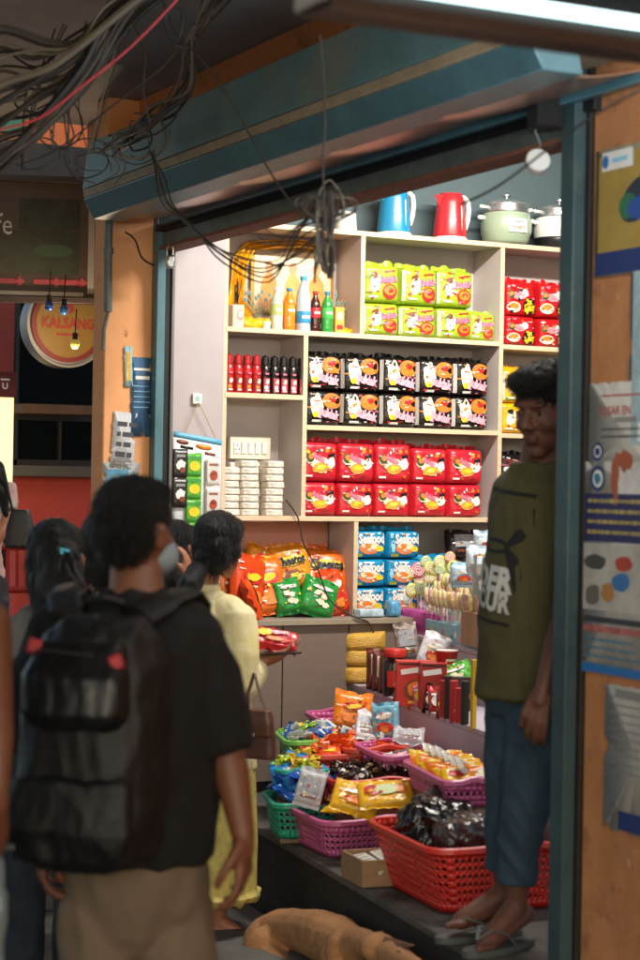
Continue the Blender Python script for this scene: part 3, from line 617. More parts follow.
# ================================================================== switch boards
def board(px, z, w, h, lab, rows, dy=.2, col='d6cdb8'):
    t = thing('switchboard', lab, 'switchboard', Y(px, dy, z)); bm_ = M('board_'+col, col, .4)
    m = MB(); m.box((0, 0, h/2), (w, .03, h), bm_); m.build('plate', t, bevel=.003); S = lambda u, v, off: Vector((u, -.015-off, v))
    for (zc_, kinds) in rows:
        n = len(kinds)
        for i, k in enumerate(kinds):
            u = -w*.42+w*.84*(i+.5)/n; ww = w*.84/n
            m = MB()
            if k == 's': m.box((u, -.018, zc_), (ww*.7, .01, h*.17 if len(rows) > 1 else h*.5), plw, Matrix.Rotation(R(5), 3, 'X')); m.build('switch', t, bevel=.001)
            else:
                m.box((u, -.0165, zc_), (ww*.95, .006, .05), plw)
                for a, b in ((0, .012), (-.009, -.006), (.009, -.006)): m.dell(lambda u_, v_, off: Vector((u+u_, -.0197-off, zc_+v_)), a, b, .0035, .0035, .0005, blk, n=10)
                m.build('socket', t, bevel=.001)
board(250, z4+.25, .2, .1, 'upper cream switchboard with sockets in the left cubby', [(.05, 'kssss')], dy=.2)
board(247, z4+.115, .16, .12, 'lower white switchboard just above the stacked snack trays', [(.088, 'sssssk'), (.035, 'kssk')], dy=.15, col='e6dfcf')
m = MB(); m.box((0, 0, .16), (.07, .04, .33), M('meter_grey', 'a39c94', .5)); m.box((-.005, -.022, .28), (.05, .006, .05), M('meter_dk', '3b3834', .4)); tag(m.build('meter_box', loc=Y(292, .225, z4+.14), bevel=.004), 'grey electric meter box at the back of the left cubby', 'meter')
# white snack trays in stacks
m, S = pillow(.085, .034, .1, M('tray_film', 'ddd3c4', .3, var=.25, vs=60, bump=.6, bs=80), p=8, q=4, crimp=0, seed=4, wr=.004); sn = m.build('snack_tray')
first = True
for c, (px, n, nm) in enumerate(((229, 7, 'left'), (248, 8, 'middle'), (273, 8, 'right'))):
    for k in range(n):
        o = sn if first else sn.copy()
        if not first: COL.objects.link(o)
        first = False
        o.location = Y(px+random.uniform(-.6, .6), .06+.015*(c == 0), z4+k*.0305); o.rotation_euler = (0, 0, R(random.uniform(-6, 6))); o.scale = (1.05, .95, .9)
        tag(o, f'wrapped white snack tray in the {nm} stack, {ORD[k]} from the bottom', 'snack tray', 'white snack trays stacked in the left cubby')
# cord from cubby to counter
def cord(name, pts, r, mat, label, cat, group=None, seg=6, sub=5):
    P_ = [Vector(p) for p in pts]; o0 = P_[0].copy(); out = []
    for i in range(len(P_)-1):
        a = P_[max(i-1, 0)]; b = P_[i]; c = P_[i+1]; d = P_[min(i+2, len(P_)-1)]
        for k in range(sub):
            u = k/sub; out.append(.5*((2*b)+(c-a)*u+(2*a-5*b+4*c-d)*u*u+(3*b-a-3*c+d)*u**3))
    out.append(P_[-1]); m = MB(); m.tube([p-o0 for p in out], r, mat, seg); return tag(m.build(name, loc=o0), label, cat, group)
wirem = M('cable_dark', '2e2823', .6, var=.3, vs=8)
cord('power_cord', [PY(286, 500, YS-.01), PY(298, 518, YS-.015), PY(304, 545, YS-.02), PY(318, 570, YS-.02), PY(330, 600, YS-.05), PY(352, 616, YS-.135), PY(368, 622, YS-.138), PY(374, 634, YS-.14)], .0035, wirem, 'thin dark power cord hanging from the cubby to the counter', 'cord')
# ================================================================== chips and card on the wall
def bagpack(name, w, h, d, film_, deco, seed, **k):
    m, S = pillow(w, h, d, film_, p=5, q=2.2, crimp=.014, seed=seed, wr=.005, n=20, **k); deco(m, S, w, h); m.speckle(S, w, h, [wht, yel, redp, brn], 14, seed, .0026); return m
orf = film('orange_film', 'dd6a14'); orr = film('redorange_film', 'cc4416'); grf = film('green_film', '1f8a35'); ora = film('amber_film', 'e08a1a')
def d_chee(m, S, w, h): m.dell(S, 0, h*.12, w*.4, h*.12, .002, yel, rot=.15, n=18); m.dtext(S, 'Cheetos', 0, h*.13, w*.72, .0035, blk, rot=.15, bold=.05, sy=1.4); m.dell(S, .0, -h*.22, w*.26, h*.14, .002, brn, n=14, jag=.2); m.dell(S, w*.1, -h*.24, w*.14, h*.09, .003, yel, jag=.25)
def d_swirl(m, S, w, h): m.dell(S, 0, h*.1, w*.28, h*.12, .002, redp); m.dell(S, 0, h*.1, w*.2, h*.07, .003, yel, rot=.2); m.dell(S, 0, -h*.25, w*.32, h*.14, .002, org, jag=.2)
def d_red(m, S, w, h): m.dell(S, 0, h*.15, w*.3, h*.1, .002, wht, rot=.2); m.dell(S, w*.05, -h*.2, w*.3, h*.16, .002, redp, jag=.2); m.dell(S, 0, -h*.25, w*.18, h*.1, .003, org, jag=.2)
def d_green(m, S, w, h):
    for a, b in ((-.1, .1), (.08, .02), (0, -.15), (.15, -.2)): m.dell(S, a*w, b*h, w*.12, h*.08, .002, crm, jag=.3, n=12)
    m.dell(S, 0, h*.28, w*.3, h*.06, .002, wht)
chips = [(246, 612, .19, .25, orr, d_swirl, 'orange red chip bag at the left end of the counter', .0, 12, 0), (272, 612, .19, .25, orf, d_swirl, 'orange chip bag third of the front row from the left', .02, -6, 8),
         (258, 574, .17, .12, ora, d_swirl, 'amber chip bag lying on top at the left of the heap', .12, 20, 0), (292, 590, .19, .2, ora, d_chee, 'orange snack bag with yellow script, left of the matching pair', .07, -5, 4), (322, 596, .22, .22, orf, d_chee, 'larger orange snack bag with yellow script, right of the matching pair', .06, 10, 12),
         (290, 612, .13, .14, grf, d_green, 'green snack bag standing behind the tilted green one', .0, -8, 0), (314, 614, .17, .15, grf, d_green, 'tilted green snack bag at the front of the heap', -.03, 18, 0), (339, 614, .13, .2, orr, d_red, 'red snack bag leaning at the right end of the heap', .02, -14, 0),
         (276, 585, .17, .17, orf, d_red, 'orange bag at the back of the chip heap', .14, 5, 0), (308, 575, .2, .13, orf, d_swirl, 'orange bag lying highest at the back of the chip heap', .18, -3, 0), (236, 600, .17, .23, orf, d_red, 'orange bag behind the shoulder of the woman in yellow', .1, -10, 0)]
for i, (px, pyb, w, h, fm, dc, lab, dy, rl, tl) in enumerate(chips):
    p_ = PY(px, pyb, YS+.02+dy); p_.z = max(p_.z, zc+.006)
    m = bagpack('chip_bag', w, h, .07, fm, dc, i+10); o = m.build('chip_bag', loc=p_); o.rotation_euler = (R(-12-tl), R(rl), R(random.uniform(-15, 15))); tag(o, lab, 'chip bag', 'chip bags heaped on the counter')
m = bagpack('chip_bag', .18, .22, .06, orr, d_swirl, 31); p_ = PY(272, 615, YS-.1); p_.z = zc+.035; o = m.build('chip_bag', loc=p_+Vector((-.09, .0, .03))); o.rotation_euler = (R(-62), R(64), R(10)); tag(o, 'orange red chip bag lying on its side over the counter edge', 'chip bag', 'chip bags heaped on the counter')
# hanging display card
c0 = PY(197, 398, YS-.01)
t = thing('wall_plug', 'small white square hook plate on the wall panel', 'hook', (c0.x, YS-.001, c0.z-.004)); m = MB(); m.box((0, -.008, 0), (.042, .014, .045), plw); m.build('plate', t, bevel=.003); m = MB(); m.dell(lambda u, v, off: Vector((u, -.0155-off, v)), 0, 0, .012, .012, .0004, M('plug_green', '8fb0a8', .5)); m.cap((0, -.015, -.02), .003, (0, -.028, -.018), .003, plw); m.build('hook', t)
hang = M('twine', 'b59a72', .8)
k0 = (c0.x, YS-.03, c0.z-.02)
t = thing('hanging_card', 'light blue display card with coffee sachets hanging from the hook plate', 'display card', PY(196, 434, YS-.03)); o_ = Vector(t.location)
tl_, tr_ = PY(173, 431, YS-.03)-o_, PY(221, 440, YS-.03)-o_; m = MB()
ax = (tr_-tl_).normalized(); dn = Vector((0, 0, -1))
if dn.z > 0: dn = -dn
W = (tr_-tl_).length
def CS(u, v, off): return tl_+ax*(u+W/2)+dn*(-v)+Vector((0, -off-.004, 0))
m.drect(CS, 0, -.32, W, .64, 0, M('card_pale', 'cfd4d6', .5)); m.drect(CS, 0, -.012, W, .024, .001, M('card_blue', '5b9fc2', .5)); m.drect(CS, -.05, -.06, .06, .012, .001, blk, nx=1); m.drect(CS, .06, -.07, .05, .012, .001, brn, nx=1); m.dell(CS, .03, -.045, .04, .012, .001, org); m.dell(CS, -.07, -.04, .03, .01, .001, brn); m.build('card', t, solid=.003)
m = MB(); m.tube([Vector(k0)-o_, tl_.lerp(tr_, .25)], .002, hang, 6); m.tube([Vector(k0)-o_, tl_.lerp(tr_, .9)], .002, hang, 6); m.build('string', t)
def sachet(u, v, w, h, mat, deco, lab, seed):
    m, S = pillow(w, h, .016, mat, p=8, q=3, crimp=.004, seed=seed, wr=.002, n=10); deco(m, S, w, h); p_ = CS(u, v-h/2, .014)+o_
    o = m.build('sachet', loc=p_); return tag(o, lab, 'sachet', 'sachets on the hanging card')
def d_noo(m, S, w, h): m.drect(S, 0, h*.34, w*.9, h*.14, .001, grn, nx=4); m.dell(S, 0, -h*.05, w*.35, h*.22, .0014, yel, n=14); m.drect(S, 0, -h*.38, w*.8, h*.1, .001, grn, nx=4)
def d_cup(m, S, w, h): m.dell(S, 0, -h*.12, w*.26, h*.18, .0014, M('cup_red', 'a8402c', .5)); m.dell(S, 0, -h*.06, w*.2, h*.05, .002, brn); m.drect(S, 0, h*.26, w*.6, h*.08, .001, M('txt_br', '8a5a4a', .5), nx=3)
def d_dk(m, S, w, h): m.dell(S, 0, -h*.05, w*.3, h*.18, .0014, wht, jag=.3); m.dell(S, w*.1, -h*.22, w*.2, h*.1, .0018, brn); m.drect(S, 0, h*.28, w*.6, h*.1, .0014, M('g9', '8c8c8a', .4), nx=3)
mg = film('sachet_green', '5aa532'); md = film('sachet_dark', '2a2624'); mw = film('sachet_white', 'c9c3bd')
for k in range(6): sachet(-.02, -.13-k*.098, .072, .094, mg, d_noo, f'green and yellow sachet in the middle strip, {ORD[k]} from the top', k)
for k in range(2): sachet(-.085, -.135-k*.125, .07, .12, md, d_dk, f'black coffee sachet, {"upper" if k == 0 else "lower"} one of the left strip', k+7)
for k in range(3): sachet(.07, -.145-k*.125, .068, .12, mw, d_cup, f'white sachet with a red cup print, {ORD[k]} from the top of the right strip', k+9)
# ================================================================== white tiers at the right
tierw = M('tier_white', 'b3abb5', .5, var=.06, vs=5)
A = PG(350, 683, .80); B = PG(480, 730, .80); B = A+(B-A)*1.5
dirT = (B-A); dirT.z = 0; LT = dirT.length; dirT.normalize(); angT = math.atan2(dirT.y, dirT.x)
def slab(name, a, b, depth, z0, z1, mat, lab, cat, back=0):
    """box whose front edge runs from a to b"""
    a = Vector((a.x, a.y, 0)); b = Vector((b.x, b.y, 0)); d = (b-a); L = d.length; d.normalize(); n = Vector((-d.y, d.x, 0))
    if n.x < 0: n = -n
    o = thing(name, lab, cat, (a.x, a.y, z0), math.atan2(d.y, d.x)); s = 1 if (Matrix.Rotation(math.atan2(d.y, d.x), 3, 'Z') @ Vector((0, 1, 0))).dot(n) > 0 else -1
    m = MB(); m.box((L/2, s*depth/2, (z1-z0)/2-.01), (L-.004, depth-.004, z1-z0-.021), mat); m.build('body', o, bevel=.003)
    m = MB(); m.box((L/2, s*depth/2, (z1-z0)-.009), (L, depth, .02), mat); m.build('top_board', o, bevel=.002); return o
slab('display_tier', A, B, .30, PL, .80, tierw, 'lower white display tier holding jars and noodle boxes', 'display tier')
C1 = PG(412, 634, 1.02); D1 = PG(487, 668, 1.02)
C1.z = 0; D1 = C1+dirT*1.75
slab('display_tier', C1, D1, .35, PL, 1.02, tierw, 'upper white display tier holding the lollipop stands', 'display tier')
nT = Vector((-dirT.y, dirT.x, 0)); nT = nT if nT.x > 0 else -nT
# step platforms under the baskets
woodp = M('platform_ply', '6f5f4b', .7, var=.2, vs=6)
cam_yaw = -YAW
ey = Vector((2.972-3.174, 5.095-6.638, 0)).normalized()  # plinth edge, toward the camera
def platform(c, w, l, z, lab):
    t = thing('display_platform', lab, 'platform', (c[0], c[1], PL), math.atan2(-ey.x, ey.y)+math.pi if False else math.atan2(ey.y, ey.x)+math.pi/2)
    m = MB(); m.box((0, 0, (z-PL)/2), (w, l, z-PL-.002), woodp); m.build('box', t, bevel=.004); return t
# ------------------------------------------------------------------ baskets
def basket(fc, L, W, H, mat, lab, taper=.13, yaw=R(20), holes=(22, 9), rim=.012, hole_rows=None, group='plastic baskets of sweets', square=False, zr=None, name='plastic_basket'):
    """fc: world position of the front corner of the rim; L runs back-left, W back-right (camera frame)"""
    dl = (-math.sin(yaw))*RT+math.cos(yaw)*FW; dw = math.cos(yaw)*RT+math.sin(yaw)*FW
    c = Vector((fc.x, fc.y, 0))+dl*L/2+dw*W/2; base = fc.z-H
    rz = math.atan2(dw.y, dw.x)
    t = thing(name, lab, 'basket', (c.x, c.y, base), rz, group); hx, hy = W/2, L/2; rad = min(hx, hy)*.22
    def per(s, k, z):   # s in 0..1, k scale
        ax, ay = hx*k, hy*k; segs = []
        r = rad*k; pts = []
        lens = [2*(ax-r), math.pi/2*r, 2*(ay-r), math.pi/2*r]*2; tot = sum(lens); q = s*tot
        i = 0
        while q > lens[i] and i < 7: q -= lens[i]; i += 1
        f = q/lens[i]
        cs = [(1, -1), (1, 1), (-1, 1), (-1, -1)]
        if i == 0: return Vector((-(ax-r)+2*(ax-r)*f, -ay, z))
        if i == 2: return Vector((ax, -(ay-r)+2*(ay-r)*f, z))
        if i == 4: return Vector(((ax-r)-2*(ax-r)*f, ay, z))
        if i == 6: return Vector((-ax, (ay-r)-2*(ay-r)*f, z))
        cc = cs[(i-1)//2]; a0 = {1: -90, 3: 0, 5: 90, 7: 180}[i]; a = R(a0+90*f)
        return Vector((cc[0]*(ax-r)+r*math.cos(a), cc[1]*(ay-r)+r*math.sin(a), z))
    nx = int((W+L)*2/.0235) if holes[0] == 22 else holes[0]; ny = holes[1]
    def P(i, j, fi=0, fj=0): s = ((i+fi)/nx) % 1.0; tt = (j+fj)/ny; return per(s, 1-taper*(1-tt), H*.03+(H*.97)*tt)
    m = MB(); rows = hole_rows or range(1, ny-1)
    for i in range(nx):
        for j in range(ny):
            if j in rows and (i % 9 != 8):
                o8 = [P(i, j), P(i, j, 1, 0), P(i, j, 1, 1), P(i, j, 0, 1)]; a, b = .24, .76; c_, d_ = (.22, .78) if len(rows) > 2 else (.08, .92)
                n8 = [P(i, j, a, c_), P(i, j, b, c_), P(i, j, b, d_), P(i, j, a, d_)]
                if len(rows) > 2:
                    n8 = [P(i, j, .5, .15), P(i, j, .85, .35), P(i, j, .85, .65), P(i, j, .5, .85), P(i, j, .15, .65), P(i, j, .15, .35)]
                    m.add(o8+n8, [(0, 1, 5+0, 4), (4, 0, 0, 4)][:0]+[(0, 1, 5, 4), (1, 2, 6, 5), (2, 7, 6), (2, 3, 8, 7), (3, 0, 9, 8), (0, 4, 9)], mat)
                else: m.add(o8+n8, [(0, 1, 5, 4), (1, 2, 6, 5), (2, 3, 7, 6), (3, 0, 4, 7)], mat)
            else: m.add([P(i, j), P(i, j, 1, 0), P(i, j, 1, 1), P(i, j, 0, 1)], [(0, 1, 2, 3)], mat)
    bt_ = [P(i, 0) for i in range(nx)]; m.add([Vector((0, 0, H*.03))]+bt_, [(0, (i+1) % nx+1, i+1) for i in range(nx)], mat)
    m.build('lattice_sides', t, solid=.003)
    m = MB(); N = 64; rs = []
    def dip(i): a = per(i/N, 1, 0); return -.0
    for i in range(N+1):
        p_ = per((i % N)/N, 1, H); out = Vector((p_.x/hx, p_.y/hy, 0)); out.x = math.copysign(max(0, abs(out.x)-.85)/.15, out.x) if abs(p_.x) > hx-rad*1.0 else 0; out.y = math.copysign(max(0, abs(out.y)-.85)/.15, out.y) if abs(p_.y) > hy-rad else 0
        if out.length < 1e-3: out = Vector((p_.x, p_.y, 0))
        out.normalize(); up = .014*math.exp(-((p_.x)/(W*.16))**2) if abs(p_.y) > hy*.98 else 0
        b = p_+Vector((0, 0, up))
        rs.append([b-out*.002+Vector((0, 0, -.004)), b-out*.002+Vector((0, 0, .004)), b+out*.006+Vector((0, 0, .007)), b+out*(rim+.002)+Vector((0, 0, .002)), b+out*(rim+.003)+Vector((0, 0, -.012)), b+out*(rim)+Vector((0, 0, -.012)), b+out*rim*.6+Vector((0, 0, -.001))])
    m.rings(rs, mat, cap=False); m.build('rim', t)
    t['_'] = 0; del t['_']
    return t, c, base, rz, hx, hy
pp = lambda n, c: M('plastic_'+n, c, .38, var=.06, vs=8, sss=0)
pred, ppink, ptealg, porr, pgr = pp('red', 'c2281c'), pp('pink', 'c05a8c'), pp('teal', '1f9a80'), pp('orange_red', 'c8402c'), pp('green', '6fb04a')
def FC(px, py, zr): return PG(px, py, zr)
bk = {}
bk['big'] = basket(FC(434, 851, .555), .57, .6, .215, pred, 'large red lattice basket holding black plastic bundles', taper=.2, holes=(22, 8), group='plastic baskets of sweets')
bk['front'] = basket(FC(325, 823, .475), .50, .50, .135, ppink, 'pink basket at the front left edge filled with red and yellow packets', hole_rows=range(1, 4), holes=(22, 6), yaw=R(22))
bk['redmid'] = basket(FC(335, 782, .60), .34, .42, .085, pred, 'red basket of dark chocolates behind the pink front basket', hole_rows=[2], holes=(22, 5), yaw=R(12))
bk['yel'] = basket(FC(446, 782, .70), .48, .2, .09, ppink, 'pink basket heaped with yellow and orange packets near the white tier', hole_rows=[2], holes=(22, 5), yaw=R(14))
bk['pinkr'] = basket(FC(384, 757, .68), .36, .26, .07, ppink, 'nearly empty pink basket left of the yellow packets', hole_rows=[2], holes=(22, 5), yaw=R(16))
bk['back'] = basket(FC(326, 722, .70), .34, .26, .12, ppink, 'empty pink basket at the far back by the cabinet', hole_rows=[2], holes=(22, 5), yaw=R(14))
bk['orb'] = basket(FC(350, 750, .665), .44, .30, .07, porr, 'orange red tray holding an orange bag and white sachets', hole_rows=[], holes=(22, 3), yaw=R(22))
bk['wrap'] = basket(FC(312, 756, .64), .34, .44, .09, porr, 'shallow red tray heaped with orange wrapped sweets', hole_rows=[], holes=(22, 3), yaw=R(10))
bk['grn'] = basket(FC(288, 742, .66), .3, .34, .09, pgr, 'light green basket with blue white and green wrappers at the back', hole_rows=[1], holes=(22, 3), yaw=R(10))
bk['ygr'] = basket(FC(280, 771, .60), .2, .18, .08, ptealg, 'small green basket of yellow green sweets behind the blue packets', hole_rows=[1], holes=(22, 3), yaw=R(10))
bk['teal'] = basket(FC(276, 805, .49), .3, .26, .13, ptealg, 'teal green basket with blue packets at the left end', hole_rows=range(1, 4), holes=(22, 5), yaw=R(10))
def plat_under(keys, z, lab, grow=.03):
    for k in keys:
        t, c, base, rz, hx, hy = bk[k]
        if base-PL < .012: continue
        o = thing('display_box', f'low plywood box under the {t["label"].split(" ", 1)[0]} basket: {lab}' if False else f'plywood box under the {t["label"]}'[:88], 'box', (c.x, c.y, PL), rz)
        m = MB(); m.box((0, 0, (base-PL)/2), (hx*1.7, hy*1.7, base-PL-.004), woodp); m.build('box_body', o, bevel=.004)
for k, lab in (('redmid', 'plywood box under the red basket of dark chocolates'), ('yel', 'plywood box under the basket of yellow packets'), ('pinkr', 'plywood box under the nearly empty pink basket'), ('back', 'plywood box under the far empty pink basket'), ('orb', 'plywood box under the orange red tray'), ('wrap', 'plywood box under the tray of orange wrapped sweets'), ('grn', 'plywood box under the light green basket'), ('ygr', 'plywood box under the small green basket'), ('teal', 'plywood box under the teal basket')):
    t, c, base, rz, hx, hy = bk[k]
    if base-PL > .012:
        o = thing('display_box', lab, 'box', (c.x, c.y, PL), rz); m = MB(); m.box((0, 0, (base-PL)/2), (hx*1.68, hy*1.68, base-PL-.003), woodp); m.build('box_body', o, bevel=.004)
# ------------------------------------------------------------------ sweets
def sweet(name, w, h, d, mat, m2, twist=False, seed=0):
    m, S = pillow(w, h, d, mat, p=5, q=2.4, crimp=0 if twist else .006, seed=seed, wr=.003, n=8)
    m.dell(S, 0, 0, w*.28, h*.22, .0012, m2, jag=.25, n=12); m.drect(S, 0, h*.25, w*.5, h*.07, .0012, wht, nx=3); m.speckle(S, w, h, [wht, m2, redp], 5, seed, .0016)
    if twist:
        for s in (-1, 1): m.add([Vector((s*w*.48, 0, h*.5)), Vector((s*w*.75, .004, h*.78)), Vector((s*w*.78, -.004, h*.5)), Vector((s*w*.75, .004, h*.22))], [(0, 1, 2), (0, 2, 3)], mat)
    me = m.mesh(name); me.transform(Matrix.Translation((0, 0, -h/2))); return me
def fill(key, protos, n, label, cat, group, name, heap=.05, inset=.8, flat=R(60), low=.02, seed=1, scale=(.9, 1.15)):
    rr = random.Random(seed); t, c, base, rz, hx, hy = bk[key]; H = None
    top = [o for o in t.children if o.name.startswith('rim')][0]; Hh = max(v.co.z for v in top.data.vertices)
    for i in range(n):
        u, v = rr.uniform(-1, 1)*inset, rr.uniform(-1, 1)*inset
        k = i/n; hz_ = Hh-low+heap*(1-max(abs(u), abs(v))**2)*(.55+.45*k) - .02*(1-k)
        p_ = Vector((u*hx, v*hy, hz_)); p_ = Matrix.Rotation(rz, 3, 'Z') @ p_+Vector((c.x, c.y, base))
        me = protos[i % len(protos)] if not callable(protos) else protos(u, v, i)
        o = bpy.data.objects.new(name, me); COL.objects.link(o); o.location = p_; o.rotation_euler = (rr.uniform(-flat, flat)-R(50), rr.uniform(-.5, .5), rr.uniform(0, 6.28)); s = rr.uniform(*scale); o.scale = (s,)*3
        tag(o, label[i % len(protos)] if isinstance(label, list) else label, cat, group)
    # filler mass below
fo = film
S_or = [sweet('s', .075, .04, .012, fo('sw_or', 'd84a14'), yel, seed=1), sweet('s', .08, .042, .012, fo('sw_or2', 'e0601c'), redp, seed=2)]
S_dk = [sweet('s', .06, .03, .014, fo('sw_dk', '1c1412', .2), M('print_gold', 'a8823a', .3, metal=.4), True, 3), sweet('s', .05, .028, .013, fo('sw_dk2', '2a1414', .2), wht, True, 4)]
S_bl = [sweet('s', .11, .085, .03, fo('sw_bl', '1250a8'), crm, seed=5), sweet('s', .12, .09, .03, fo('sw_bl2', '2a84c8'), org, seed=6)]
S_gr = [sweet('s', .06, .035, .012, fo('sw_g', '7fae2a'), yel, True, 7), sweet('s', .06, .035, .012, fo('sw_b', '1f55a0'), wht, True, 8), sweet('s', .06, .035, .012, fo('sw_w', 'c9d2cc'), blu, True, 9)]
S_yg = [sweet('s', .06, .034, .014, fo('sw_yg', 'a8b428'), grn, True, 10), sweet('s', .06, .034, .014, fo('sw_y', 'd8b820'), redp, True, 11)]
S_ye = [sweet('s', .105, .07, .02, fo('sw_ye', 'e0b01c'), redp, seed=12), sweet('s', .105, .07, .02, fo('sw_yo', 'dd7a1e'), crm, seed=13)]
S_rd = [sweet('s', .08, .06, .02, fo('sw_r', 'a82420'), yel, seed=14), sweet('s', .09, .05, .02, fo('sw_m', '7a2428'), crm, seed=15), sweet('s', .08, .055, .02, fo('sw_pk', 'c86a80'), wht, seed=16)]
S_cl = [sweet('s', .1, .06, .02, M('sw_clear', 'c4bdb0', .2, var=.2, vs=30, bump=.4, bs=40), org, seed=17)]
fill('wrap', S_or, 95, 'orange wrapped sweet in the shallow red tray', 'sweet', 'orange sweets in the shallow tray', 'wrapped_sweet', heap=.05, inset=.88, seed=2)
fill('redmid', S_dk, 80, 'dark twist wrapped chocolate in the red basket', 'chocolate', 'dark chocolates in the red basket', 'wrapped_chocolate', heap=.045, low=.02, inset=.8, seed=3)
fill('teal', S_bl, 26, ['deep blue sweet packet in the teal basket', 'lighter blue sweet packet in the teal basket'], 'sweet packet', 'blue packets in the teal basket', 'sweet_packet', heap=.13, inset=.68, low=.02, seed=4)
fill('grn', S_gr, 45, ['light green twist wrapped sweet in the back green basket', 'blue twist wrapped sweet in the back green basket', 'white twist wrapped sweet in the back green basket'], 'sweet', 'mixed sweets in the back green basket', 'wrapped_sweet', heap=.05, inset=.85, low=.01, seed=5)
fill('ygr', S_yg, 26, ['yellow green twist wrapped sweet in the small green basket', 'yellow twist wrapped sweet in the small green basket'], 'sweet', 'yellow green sweets in the small basket', 'wrapped_sweet', heap=.05, inset=.8, low=.01, seed=6)
# rows of yellow packets in the pink tray at the right
t, c, base, rz, hx, hy = bk['yel']
for r_ in range(2):
    for i in range(11):
        o = bpy.data.objects.new('sweet_packet', S_ye[(i+r_) % 2]); COL.objects.link(o); p_ = Matrix.Rotation(rz, 3, 'Z') @ Vector((hx*(-.45+.9*r_), hy*(-.8+1.6*i/10), .095+.012*random.random()))
        o.location = p_+Vector((c.x, c.y, base)); o.rotation_euler = (R(-48+random.uniform(-8, 8)), R(random.uniform(-12, 12)), rz+R(8+random.uniform(-14, 14))); tag(o, ['yellow packet in the tray beside the white tier', 'orange packet in the tray beside the white tier'][(i+r_) % 2], 'sweet packet', 'packets ranked in the pink tray')
        if r_ == 1 and i % 2 == 0:
            o2 = bpy.data.objects.new('sweet_packet', S_cl[0]); COL.objects.link(o2); o2.location = o.location+Vector((-.05, .03, .02)); o2.rotation_euler = (R(-40), R(30), rz+R(30)); tag(o2, 'clear grey packet between the yellow ones in the pink tray', 'sweet packet', 'clear packets in the pink tray')
fill('front', S_rd+S_ye[:1], 44, ['dark red packet in the pink front basket', 'maroon packet in the pink front basket', 'pink packet in the pink front basket', 'yellow packet in the pink front basket'], 'sweet packet', 'packets in the pink front basket', 'sweet_packet', heap=.085, inset=.78, low=.01, seed=8)
def lay(me_or_mb, name, lab, cat, loc, rot, group=None):
    o = me_or_mb.build(name) if isinstance(me_or_mb, MB) else bpy.data.objects.new(name, me_or_mb)
    if not isinstance(me_or_mb, MB): COL.objects.link(o)
    o.location = loc; o.rotation_euler = rot; return tag(o, lab, cat, group)
def d_plain(m, S, w, h): m.drect(S, 0, h*.1, w*.7, h*.5, .0012, M('label_grey', '9a9aa0', .5, var=.4, vs=80), nx=4, ny=3); m.drect(S, 0, -h*.3, w*.6, h*.08, .0012, brn, nx=4)
lay(bagpack('p', .1, .12, .03, M('pouch_silver', 'b9b8bc', .3, var=.1, bump=.4), d_plain, 41), 'snack_pouch', 'silver grey pouch standing in the pink front basket', 'pouch', PD(306, 804, 6.95), (R(-20), R(14), R(-30)))
def d_yel(m, S, w, h): m.dell(S, 0, 0, w*.22, h*.2, .002, M('pale_grn', 'b5c48a', .5)); m.dell(S, -w*.25, 0, w*.14, h*.2, .002, redp, jag=.2); m.dell(S, w*.25, 0, w*.12, h*.16, .002, org)
lay(bagpack('p', .2, .13, .04, film('yellow_pouch', 'e0a91e'), d_yel, 42), 'snack_pouch', 'yellow pouch lying on the right of the pink front basket', 'pouch', PD(388, 806, 6.72), (R(-60), R(-3), R(-22)))
lay(bagpack('p', .17, .12, .04, film('yellow_pouch', 'e0a91e'), d_red, 43), 'snack_pouch', 'yellow and red pouch at the middle of the pink front basket', 'pouch', PD(352, 812, 6.75), (R(-50), R(15), R(-30)))
# orange bag and white sachets in the orange red tray
lay(bagpack('p', .16, .14, .04, film('orange_pouch', 'dd7a1a'), d_swirl, 44), 'snack_pouch', 'orange pouch standing in the orange red tray', 'pouch', PD(351, 728, 7.75), (R(-22), R(8), R(-20)))
for i, (px, py, rl) in enumerate(((356, 747, 40), (372, 747, -20), (366, 738, 10))):
    lay(bagpack('p', .09, .12, .02, film('white_pouch', 'cfccd0'), d_plain, 45+i), 'snack_pouch', ['white sachet tipped left in the orange red tray', 'white sachet lying right in the orange red tray', 'white sachet at the back of the orange red tray'][i], 'pouch', PD(px, py, 7.5), (R(-45), R(rl), R(-25)))
lay(bagpack('p', .11, .13, .03, film('blue_pouch', '6fa5bb'), d_red, 49), 'snack_pouch', 'pale blue pouch with orange print against the white tier', 'pouch', PD(386, 738, 7.5), (R(-15), R(-6), R(-40)))
lay(bagpack('p', .12, .06, .03, film('white_pouch', 'cfccd0'), d_plain, 50), 'snack_pouch', 'crumpled white pouch at the foot of the white tier', 'pouch', PD(408, 742, 7.3), (R(-50), R(5), R(-30)))
